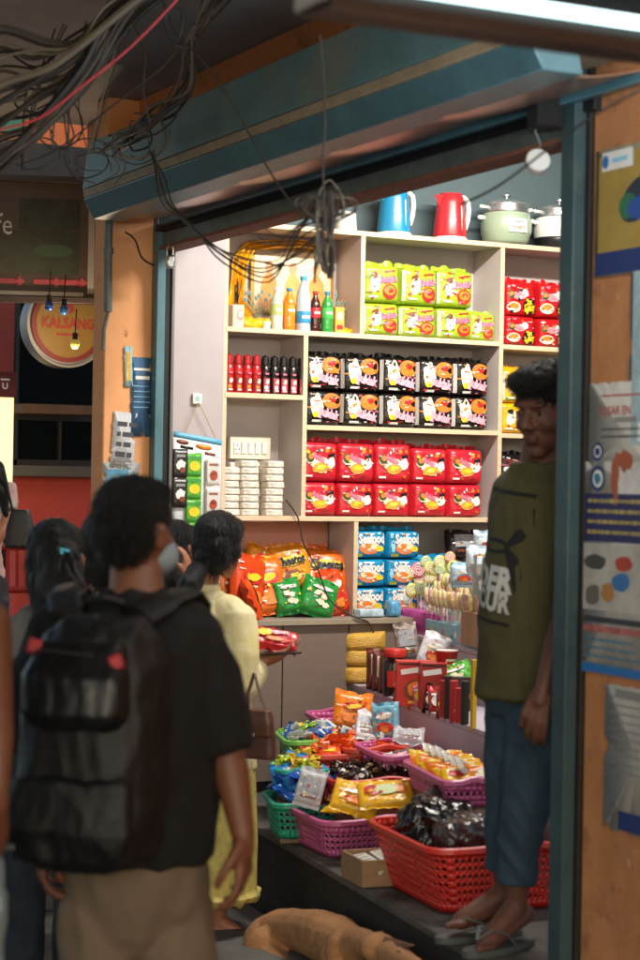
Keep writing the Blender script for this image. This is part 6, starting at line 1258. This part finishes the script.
o_ = thing('held_snack', 'red and pink snack pack held by the woman in yellow', 'snack pack', PD(273, 640, 6.92), -YAW)
mm, S = pillow(.17, .1, .04, film('held_red', 'b5262c'), seed=91, wr=.004); d_red(mm, S, .17, .1); mm.dell(S, -.04, -.0, .03, .02, .004, yel, jag=.2); mm.dtext(S, 'Buldak', .02, .01, .07, .005, pink, rot=.2); b = mm.build('pack', o_); b.rotation_euler = (R(-58), R(10), 0); b.location = (0, 0, -.03)
m = MB(); m.box((.03, -.01, -.045), (.15, .075, .009), M('phone_black', '121316', .25), Matrix.Rotation(R(-4), 3, 'Y')); o = m.build('phone', loc=PD(273, 640, 6.92), rz=-YAW, bevel=.003); tag(o, 'black phone held flat under the snack pack', 'phone')
hb = M('brown_leather', '4a2a20', .45, var=.2, vs=12, bump=.3, bs=60)
t = thing('handbag', 'brown leather handbag hanging at the hip of the woman in yellow', 'handbag', PD(256, 758, 6.7), -YAW+R(-20)); t.scale = (.85,)*3
m = MB(); m.loft([(0, 0, 0, .085, .035), (0, 0, .1, .08, .035), (0, 0, .19, .06, .025)], hb, 24, pw=4); m.organic('bag_body', t, .006, 2); m = MB(); m.loft([(0, -.012, .09, .08, .03), (0, -.01, .15, .078, .032), (0, -.004, .2, .064, .03)], M('brown_flap', '54301f', .4, var=.15, vs=12), 24, pw=4); m.organic('flap', t, .006, 2)
m = MB(); m.tube([(-.05, .02, .17), (-.06, .05, .26), (-.05, .09, .34)], .007, hb, 8, flat=.4); m.tube([(.05, 0, .17), (.0, .03, .26), (-.04, .07, .34)], .007, hb, 8, flat=.4); m.build('bag_strap', t)
m = MB(); m.box((0, -.045, .1), (.02, .006, .016), steel); m.build('clasp', t, bevel=.001)
# ------------------------------------------------------------------ 3 the shopkeeper
P = Person(524, 5.62, PL, 'shopkeeper in an olive sleeveless shirt and rolled jeans standing on the plinth', skin_d); L = P.L; z_ = lambda py: L(524, py).z; tx = lambda px: L(px, 0).x
P.head(L(547, 413, -.02), R(-40), pitch=R(9), k=1.1)
P.mb.loft([(tx(548), .03, z_(482), .085, .075), (tx(549), .03, z_(462), .06, .062), (tx(552), .02, z_(430), .056, .062)], skin_d)
yw = R(-55)
P.mb.loft([(tx(528), .02, z_(690), .13, .1, yw), (tx(531), .02, z_(640), .13, .1, yw), (tx(537), .02, z_(560), .14, .1, yw), (tx(545), .03, z_(500), .17, .1, yw), (tx(549), .03, z_(478), .1, .08, yw)], skin_d)
P.arm(L(574, 508, -.05), L(564, 618, -.19), L(543, 690, -.27), .98); P.hand(L(543, 690, -.27), (-.3, -.1, -1), (.3, .9, 0), side=1, curl=(.4, .45, .5, .55), k=1.05)
P.arm(L(522, 505, .16), L(520, 610, .2), L(520, 690, .14), 1.0); P.hand(L(520, 690, .14), (.1, 0, -1), (.3, .9, 0), side=-1, curl=(.4, .4, .5, .5))
anL, anR = Vector((tx(515), .02, .10)), Vector((tx(497), .07, .09))
g0 = .045
P.leg(L(532, 700, .0), L(522, 800, -.06), L(516, 905, -.02), L(474, 950, -.14), .93)
P.leg(L(516, 705, .05), L(510, 795, .08), L(504, 893, .1), L(446, 926, .02), .93)
P.finish(.006); P.face_parts()
P.hair([(0, .022, .058, .084, .104, .083), (0, .05, .01, .081, .07, .08), (0, -.045, .095, .07, .06, .038), (.015, -.07, .093, .05, .038, .03), (-.03, -.06, .092, .045, .04, .03)], n=4500, ln=.014, down=.3, rough=.006, spread=.3)
olive = M('olive_cotton', '444020', .85, var=.15, vs=8, bump=.3, bs=200)
m = MB(); m.loft([(tx(532), .02, z_(698), .137, .115, yw), (tx(533), .02, z_(684), .14, .115, yw), (tx(535), .01, z_(650), .14, .118, yw), (tx(537), 0, z_(600), .15, .12, yw), (tx(542), .01, z_(545), .16, .115, yw), (tx(547), .02, z_(508), .175, .11, yw), (tx(547), .03, z_(483), .16, .09, yw), (tx(549), .03, z_(470), .1, .075, yw), (tx(549), .03, z_(464), .082, .075, yw)], olive, 36)
m.tube([L(571, 506, -.05), L(569, 530, -.08), L(568, 552, -.11)], [.062, .068, .066], olive, 16)
garment(P, m, 'shirt', wrinkle(.008, 8, (1.2, 1, .4), 3), .007); shirt_o = [c for c in P.t.children if c.name.startswith('shirt')][0]
# print on the shirt, laid on its surface
from mathutils.bvhtree import BVHTree
bv = BVHTree.FromPolygons([v.co for v in shirt_o.data.vertices], [tuple(p.vertices) for p in shirt_o.data.polygons])
Vo = P.Ri @ (CAMP-P.o)
def SS(px0, py0, sc=1, rot=0):
    """shirt print: u to the right across the chest, v up, projected along the chest's own normal"""
    fn = Vector((math.sin(R(-58)), -math.cos(R(-58)), 0)); ru = Vector((-fn.y, fn.x, 0)); c0 = L(px0, py0, 0)
    def S(u, v, off):
        u *= sc; v *= sc; a = u*math.cos(rot)-v*math.sin(rot); b = u*math.sin(rot)+v*math.cos(rot); p_ = c0+ru*a+Vector((0, 0, b))+fn*.5
        h = bv.ray_cast(p_, -fn); q_ = h[0] if h[0] else c0+ru*a+Vector((0, 0, b)); return q_+fn*(off+.0012)
    return S
prb = M('print_shirt_black', '0f0f0c', .8); prw = M('print_shirt_white', 'b5b5b0', .8); m = MB(); S = SS(513, 545, sc=1.25, rot=R(-6))
m.dpoly(S, [(.09, .1), (.1, .06), (.085, .02), (.04, -.005), (.04, .005), (.06, .04)], .001, prb); m.dpoly(S, [(.09, -.1), (.1, -.06), (.085, -.02), (.04, .008), (.04, -.005), (.06, -.04)], .001, prb)
m.dpoly(S, [(-.09, .1), (-.1, .06), (-.085, .02), (-.04, -.005), (-.04, .005), (-.06, .04)], .001, prb); m.dpoly(S, [(-.09, -.1), (-.1, -.06), (-.085, -.02), (-.04, .008), (-.04, -.005), (-.06, -.04)], .001, prb)
for k in range(24): 
    a = 2*math.pi*k/24; b = 2*math.pi*(k+1)/24; q4 = [(.055*math.cos(a), .018*math.sin(a)), (.055*math.cos(b), .018*math.sin(b)), (.042*math.cos(b), .009*math.sin(b)), (.042*math.cos(a), .009*math.sin(a))]; m.add([S(x, y, .001) for x, y in q4], [(0, 1, 2, 3)], prb)
m.drect(S, 0, .125, .17, .009, .001, prb, nx=14); m.drect(S, 0, -.175, .18, .008, .001, prb, nx=14)
m.dtext(S, 'UNDER', -.03, -.075, .23, .0015, prw, bold=.05, sy=1.15); m.dtext(S, 'ARMOUR', -.03, -.125, .235, .0015, prw, bold=.05, sy=1.2); m.build('shirt_print', P.t)
jean = M('blue_denim', '233a49', .8, var=.25, vs=9, bump=.35, bs=220, spots=[(6, .55, .75, '3c586b')])
m = MB(); m.loft([(tx(527), .02, z_(715), .08, .07, yw), (tx(529), .02, z_(695), .112, .1, yw), (tx(531), .02, z_(650), .12, .102, yw)], jean)
m.tube([L(536, 705, .0), L(533, 760, -.04), L(526, 808, -.06), L(518, 850, -.04), L(516, 882, -.03)], [.098, .082, .067, .060, .057], jean, 24)
m.tube([L(516, 705, .06), L(512, 760, .07), L(509, 800, .08), L(507, 845, .09), L(504, 868, .1)], [.092, .08, .068, .062, .06], jean, 24)
garment(P, m, 'jeans', lambda c, n: n*(.007*(1-abs(noise.noise(Vector((c.x*6, c.y*6, c.z*11+c.x*14))))*2.6)*(1.1 if c.z < .62 else .5)), .006)
for (ax_, ay_, ad, tx_, ty_, td) in ((516, 905, -.02, 474, 950, -.14), (500, 893, .1, 446, 926, .02)):
    a, b = L(ax_, ay_, ad), L(tx_, ty_, td); a.z = b.z = 0; d = (b-a).normalized(); c_ = a+d*.07; c_.z = .012; m = MB(); m.T = Matrix.Translation(c_) @ Matrix.Rotation(math.atan2(-d.x, d.y), 4, 'Z')
    pts = [(.05*math.cos(q_)*(1 if math.sin(q_) > -.2 else .82), .15*math.sin(q_)) for q_ in [2*math.pi*k/28 for k in range(28)]]; m.prism(pts, -.012, .009, M('slipper_grey', '3f4542', .6)); sl = m.build('slipper', P.t, bevel=.003)
    m = MB(); m.T = Matrix.Translation(c_) @ Matrix.Rotation(math.atan2(-d.x, d.y), 4, 'Z')
    for q_ in (-1, 1): m.tube([(0, .095, .035), (q_*.025, .06, .062), (q_*.044, .01, .045), (q_*.048, -.02, .008)], .006, M('slipper_strap', '5a605c', .5), 8, flat=.5)
    m.build('strap', P.t)
# ------------------------------------------------------------------ the others
def simple(px, Z, zg, H, label, th, skin, top, bottom, topc, botc, hair='long', yw=0, arms=True, k=1.0, headdx=0, shw=.18, armpts=None, pitch=0, sleeves=True, vox=.008, botlen=None):
    P = Person(px, Z, zg, label, skin); s = H/1.62; q = lambda z: z*s; cs, sn = math.cos(yw), math.sin(yw); X = lambda x: Vector((x*cs*s, x*sn*s, 0))
    P.head((headdx, 0, q(1.51)), th, pitch=pitch, k=k*s*1.0)
    P.mb.loft([(0, 0, q(1.33), .08*s, .07*s), (0, 0, q(1.39), .047*s, .05*s), (headdx*.6, 0, q(1.45), .045*s, .05*s)], skin)
    P.mb.loft([(0, 0, q(.78), .15*s, .11*s, yw), (0, 0, q(.9), .16*s, .115*s, yw), (0, 0, q(1.05), .12*s, .09*s, yw), (0, 0, q(1.2), .14*s, .1*s, yw), (0, 0, q(1.32), .15*s, .09*s, yw), (0, 0, q(1.37), .07*s, .06*s, yw)], skin)
    for sd in (-1, 1):
        a = [X(sd*shw)+Vector((0, 0, q(1.31))), X(sd*(shw+.03))+Vector((0, 0, q(1.03))), X(sd*(shw+.02))+Vector((0, -.04, q(.8)))]
        if armpts and sd in armpts: a = armpts[sd](P)
        P.arm(a[0], a[1], a[2], .85*s); d = (Vector(a[2])-Vector(a[1])).normalized(); P.hand(a[2], d, Vector((-sd, .3, 0)), side=sd, k=.9*s)
        P.leg(X(sd*.08)+Vector((0, 0, q(.82))), X(sd*.09)+Vector((0, -.01, q(.46))), X(sd*.09)+Vector((0, .02, .085)), X(sd*.1)+Vector((math.sin(th)*.16, -math.cos(th)*.16, .03)), .9*s)
        P.__dict__['a%d' % sd] = a
    P.finish(vox)
    m = MB(); mt = topc; m.loft([(0, 0, q(top), .16*s, .125*s, yw), (0, 0, q(1.05), .14*s, .11*s, yw), (0, 0, q(1.2), .155*s, .12*s, yw), (0, 0, q(1.3), .165*s, .105*s, yw), (0, 0, q(1.355), .11*s, .08*s, yw), (0, 0, q(1.375), .065*s, .06*s, yw)], mt)
    if sleeves:
        for sd in (-1, 1): a = getattr(P, 'a%d' % sd) if hasattr(P, 'a%d' % sd) else P.__dict__['a%d' % sd]; m.chain([(Vector(a[0])*.9+Vector((0, 0, .13*0)), .05*s), (a[0], .062*s)], mt) if False else m.tube([Vector(a[0])+Vector((0, 0, .02)), Vector(a[0]).lerp(Vector(a[1]), .6)], [.064*s, .06*s], mt, 16)
    garment(P, m, 'top', wrinkle(.006, 13, (1, 1, .6), px), .008)
    m = MB(); m.loft([(0, 0, q(.76), .17*s, .13*s, yw), (0, 0, q(.88), .168*s, .125*s, yw), (0, 0, q(.98), .14*s, .105*s, yw)], botc)
    for sd in (-1, 1): m.tube([X(sd*.085)+Vector((0, 0, q(.82))), X(sd*.09)+Vector((0, 0, q(.46))), X(sd*.09)+Vector((0, .02, .1))][:(3 if bottom == 'long' else 2)], [.095*s, .07*s, .06*s], botc, 18)
    garment(P, m, 'trousers' if bottom == 'long' else 'shorts', wrinkle(.006, 12, (1, 1, .6), px), .008)
    hs = [(0, .02, .045, .083, .1, .084), (0, .05, 0, .08, .066, .08), (0, -.035, .07, .07, .05, .046)]
    if hair: P.hair(hs+[(0, .012, -.01, .086, .052, .07), (0, .06, -.05, .075, .05, .07)], n=1500, ln=.035, down=1.1, rough=.004, spread=.03)
    for sd in (-1, 1): m = MB(); a = X(sd*.09); f = Vector((math.sin(th), -math.cos(th), 0)); m.cap(a+Vector((0, .02, .04)), .042*s, a+f*.17+Vector((0, 0, .032)), .036*s, M('shoe_dark', '1c1a19', .6)); m.organic('shoe', P.t, .009, 1)
    return P
gtop = M('grey_top', '6f6a66', .85, var=.1); jn = M('jeans_dark', '16202c', .8, var=.2, vs=9, bump=.3, bs=180); dark = M('dark_cloth', '1a1820', .8)
P = simple(58, 5.7, 0, 1.55, 'woman with long black hair and a small blue hair clip seen from behind', R(172), skin_l, .84, 'long', gtop, jn, headdx=-.0, yw=R(0), k=1.05)
L = P.L; m = MB(); m.chain([(L(57, 560, -.09), .07), (L(60, 590, -.13), .075), (L(66, 620, -.14), .055), (L(64, 650, -.14), .02)], hairm); m.chain([(L(46, 580, -.09), .05), (L(42, 620, -.12), .03), (L(36, 650, -.12), .012)], hairm)
m.organic('long_hair', P.t, .006, 2, lambda c, n: n*.01*noise.noise(Vector((c.x*55, c.y*55, c.z*7))))
m = MB(); m.box(L(65, 550, -.155), (.03, .012, .01), M('clip_blue', '2aa0b8', .3), Matrix.Rotation(R(10), 3, 'Y')); m.box(L(62, 551, -.155), (.012, .014, .02), M('clip_blue')); m.build('hair_clip', P.t, bevel=.002)
lb = M('light_denim', '8fa3a8', .8, var=.12, vs=9, bump=.3, bs=150)
P = simple(-84, 3.75, 0, 1.72, 'person in pale denim shorts at the left edge, one bare arm in view', R(180), skin_m, .86, 'short', M('tank_white', '8a8784', .8), lb, sleeves=False, armpts={1: lambda P: [P.L(-12, 622), P.L(-3, 715), P.L(-2, 790, -.05)]})
P = simple(-30, 7.6, .42, 1.55, 'girl in a pastel tie dye top carrying a black bag by the glowing panel', R(150), skin_l, .84, 'long', M('tie_dye', 'b08f8a', .8, var=.25, vs=9, spots=[(5, .5, .7, '9aa8a0')]), dark, yw=R(-20), armpts={1: lambda P: [P.L(0, 490), P.L(4, 525, -.03), P.L(-12, 552, -.1)]}); L = P.L
m = MB(); m.chain([(L(-4, 468, -.1), .035), (L(2, 490, -.13), .03), (L(6, 515, -.13), .012)], hairm); m.organic('braid', P.t, .006, 2)
t = thing('shoulder_bag', 'small black shoulder bag beside the girl in the pastel top', 'bag', PD(20, 548, 7.45), -YAW); m = MB(); m.loft([(0, 0, 0, .06, .03), (0, 0, .08, .055, .03), (0, 0, .15, .035, .02)], M('bag_black', '0e0e10', .5), 20, pw=3.5); m.organic('bag_body', t, .006, 2); m = MB(); m.tube([(-.03, 0, .14), (-.07, 0, .3)], .005, black, 6); m.build('bag_strap', t)
P = simple(174, 7.5, 0, 1.52, 'dark haired woman behind the man holding a hand to her hair', R(150), skin_l, .84, 'long', M('pale_pink_top', 'a88f90', .8), dark, headdx=.015, yw=R(-15), armpts={1: lambda P: [P.L(190, 610), P.L(187, 645, -.15), P.L(187, 578, -.16)]}); L = P.L
m = MB(); m.chain([(L(176, 562, -.05), .06), (L(173, 590, -.09), .06), (L(171, 620, -.1), .04)], hairm); m.organic('long_hair', P.t, .006, 2, lambda c, n: n*.006*noise.noise(Vector((c.x*60, c.y*60, c.z*9))))
simple(110, 5.95, 0, 1.58, 'person in a sleeveless pale top half hidden behind the man with backpack', R(170), skin_l, .84, 'long', M('cream_top', 'a89f94', .8), dark, headdx=.0, sleeves=False, shw=.165)
# a stone step lifting the girl by the wall
m = MB(); p_ = PD(0, 600, 7.6); m.box2((p_.x-.9, p_.y-.25, 0), (p_.x+.5, p_.y+.9, .415), conc); tag(m.build('entrance_step', bevel=.01), kind='structure')
# ------------------------------------------------------------------ the dog asleep on the slab
zs = .06; dg_o = PG(310, 958, zs)
t = thing('dog', 'tan short haired dog lying asleep on the stone slab', 'dog', (dg_o.x, dg_o.y, zs), -YAW); Zd = (dg_o-CAMP).dot(FW)
Ri = Matrix.Rotation(YAW, 3, 'Z')
def DL(px, py, dy=0): dy -= (px-300)*.0065; v = Ri @ (PD(px, py, Zd+dy)-Vector(t.location)); return v
fur = M('tan_fur', '9a6c42', .85, var=.22, vs=9, bump=.5, bs=160, spots=[(5, .5, .7, 'a87a50'), (40, .6, .75, '6e4a2c')], aniso=(.5, 1, 1)); m = MB()
m.chain([(DL(270, 936, .1), .08), (DL(286, 930, .12), .078), (DL(302, 930, .11), .074), (DL(322, 936, .1), .088), (DL(340, 941, .07), .082), (DL(356, 946, .03), .055)], fur); m.ell(DL(262, 950, -.07), (.075, .06, .085), fur, Matrix.Rotation(R(25), 3, 'Y')); m.ell(DL(340, 952, -.04), (.05, .045, .075), fur)   # trunk, deep at the chest
m.chain([(DL(268, 941, .06), .088), (DL(262, 952, .0), .08)], fur)
m.chain([(DL(262, 952, -.02), .07), (DL(290, 975, -.1), .045), (DL(258, 985, -.14), .028), (DL(240, 990, -.18), .022)], fur)
m.chain([(DL(338, 955, .0), .06), (DL(345, 985, -.08), .032), (DL(372, 990, -.12), .024), (DL(388, 992, -.14), .022)], fur)
m.chain([(DL(350, 943, .04), .055), (DL(366, 943, .0), .045)], fur)
m.ell(DL(380, 949, -.02), (.066, .058, .052), fur, Matrix.Rotation(R(15), 3, 'Y')); m.chain([(DL(390, 954, -.05), .044), (DL(408, 962, -.09), .03), (DL(416, 966, -.1), .026)], fur)
m.chain([(DL(256, 940, .1), .03), (DL(240, 944, .07), .022), (DL(224, 952, .04), .016), (DL(207, 962, .0), .010)], fur)
m.organic('body', t, .007, 3, lambda c, n: n*(.004*noise.noise(c*18)+.0015*noise.noise(c*90)))
for (a, b, c_) in ((DL(378, 940, -.01), DL(388, 955, -.07), DL(414, 941, -.05)), (DL(366, 941, .04), DL(378, 938, .06), DL(383, 927, .10))):
    m = MB(); rs = []; sd = (b-a)/2; al = c_-(a+b)/2; nn = sd.cross(al).normalized()
    for k in range(9):
        t_ = k/8; wd = max(.06, (1-t_**1.7)*(1+.35*math.sin(math.pi*min(1, t_*1.4)))); rs.append([(a+b)/2+al*t_+sd*wd*u_+nn*(.012*(1-u_*u_)*(1-t_)) - Vector((0, 0, .012*t_*t_)) for u_ in (-1, -.6, -.2, .2, .6, 1)])
    m.rings(rs, M('ear_tan', '65442c', .85), cap=False, closed=False); m.build('ear', t, solid=.005)
m = MB(); m.tube([DL(392, 950, -.12), DL(396, 952, -.125), DL(400, 951, -.12)], .002, black, 6); m.build('closed_eye', t)
m = MB(); m.ell(DL(419, 967, -.11), (.014, .012, .011), black); m.build('nose', t)
m = MB(); c_ = [DL(352, 931, .06), DL(360, 938, -.02), DL(359, 952, -.06)]; m.tube(c_, .006, M('collar', '4a3428', .6), 8); m.build('collar', t)
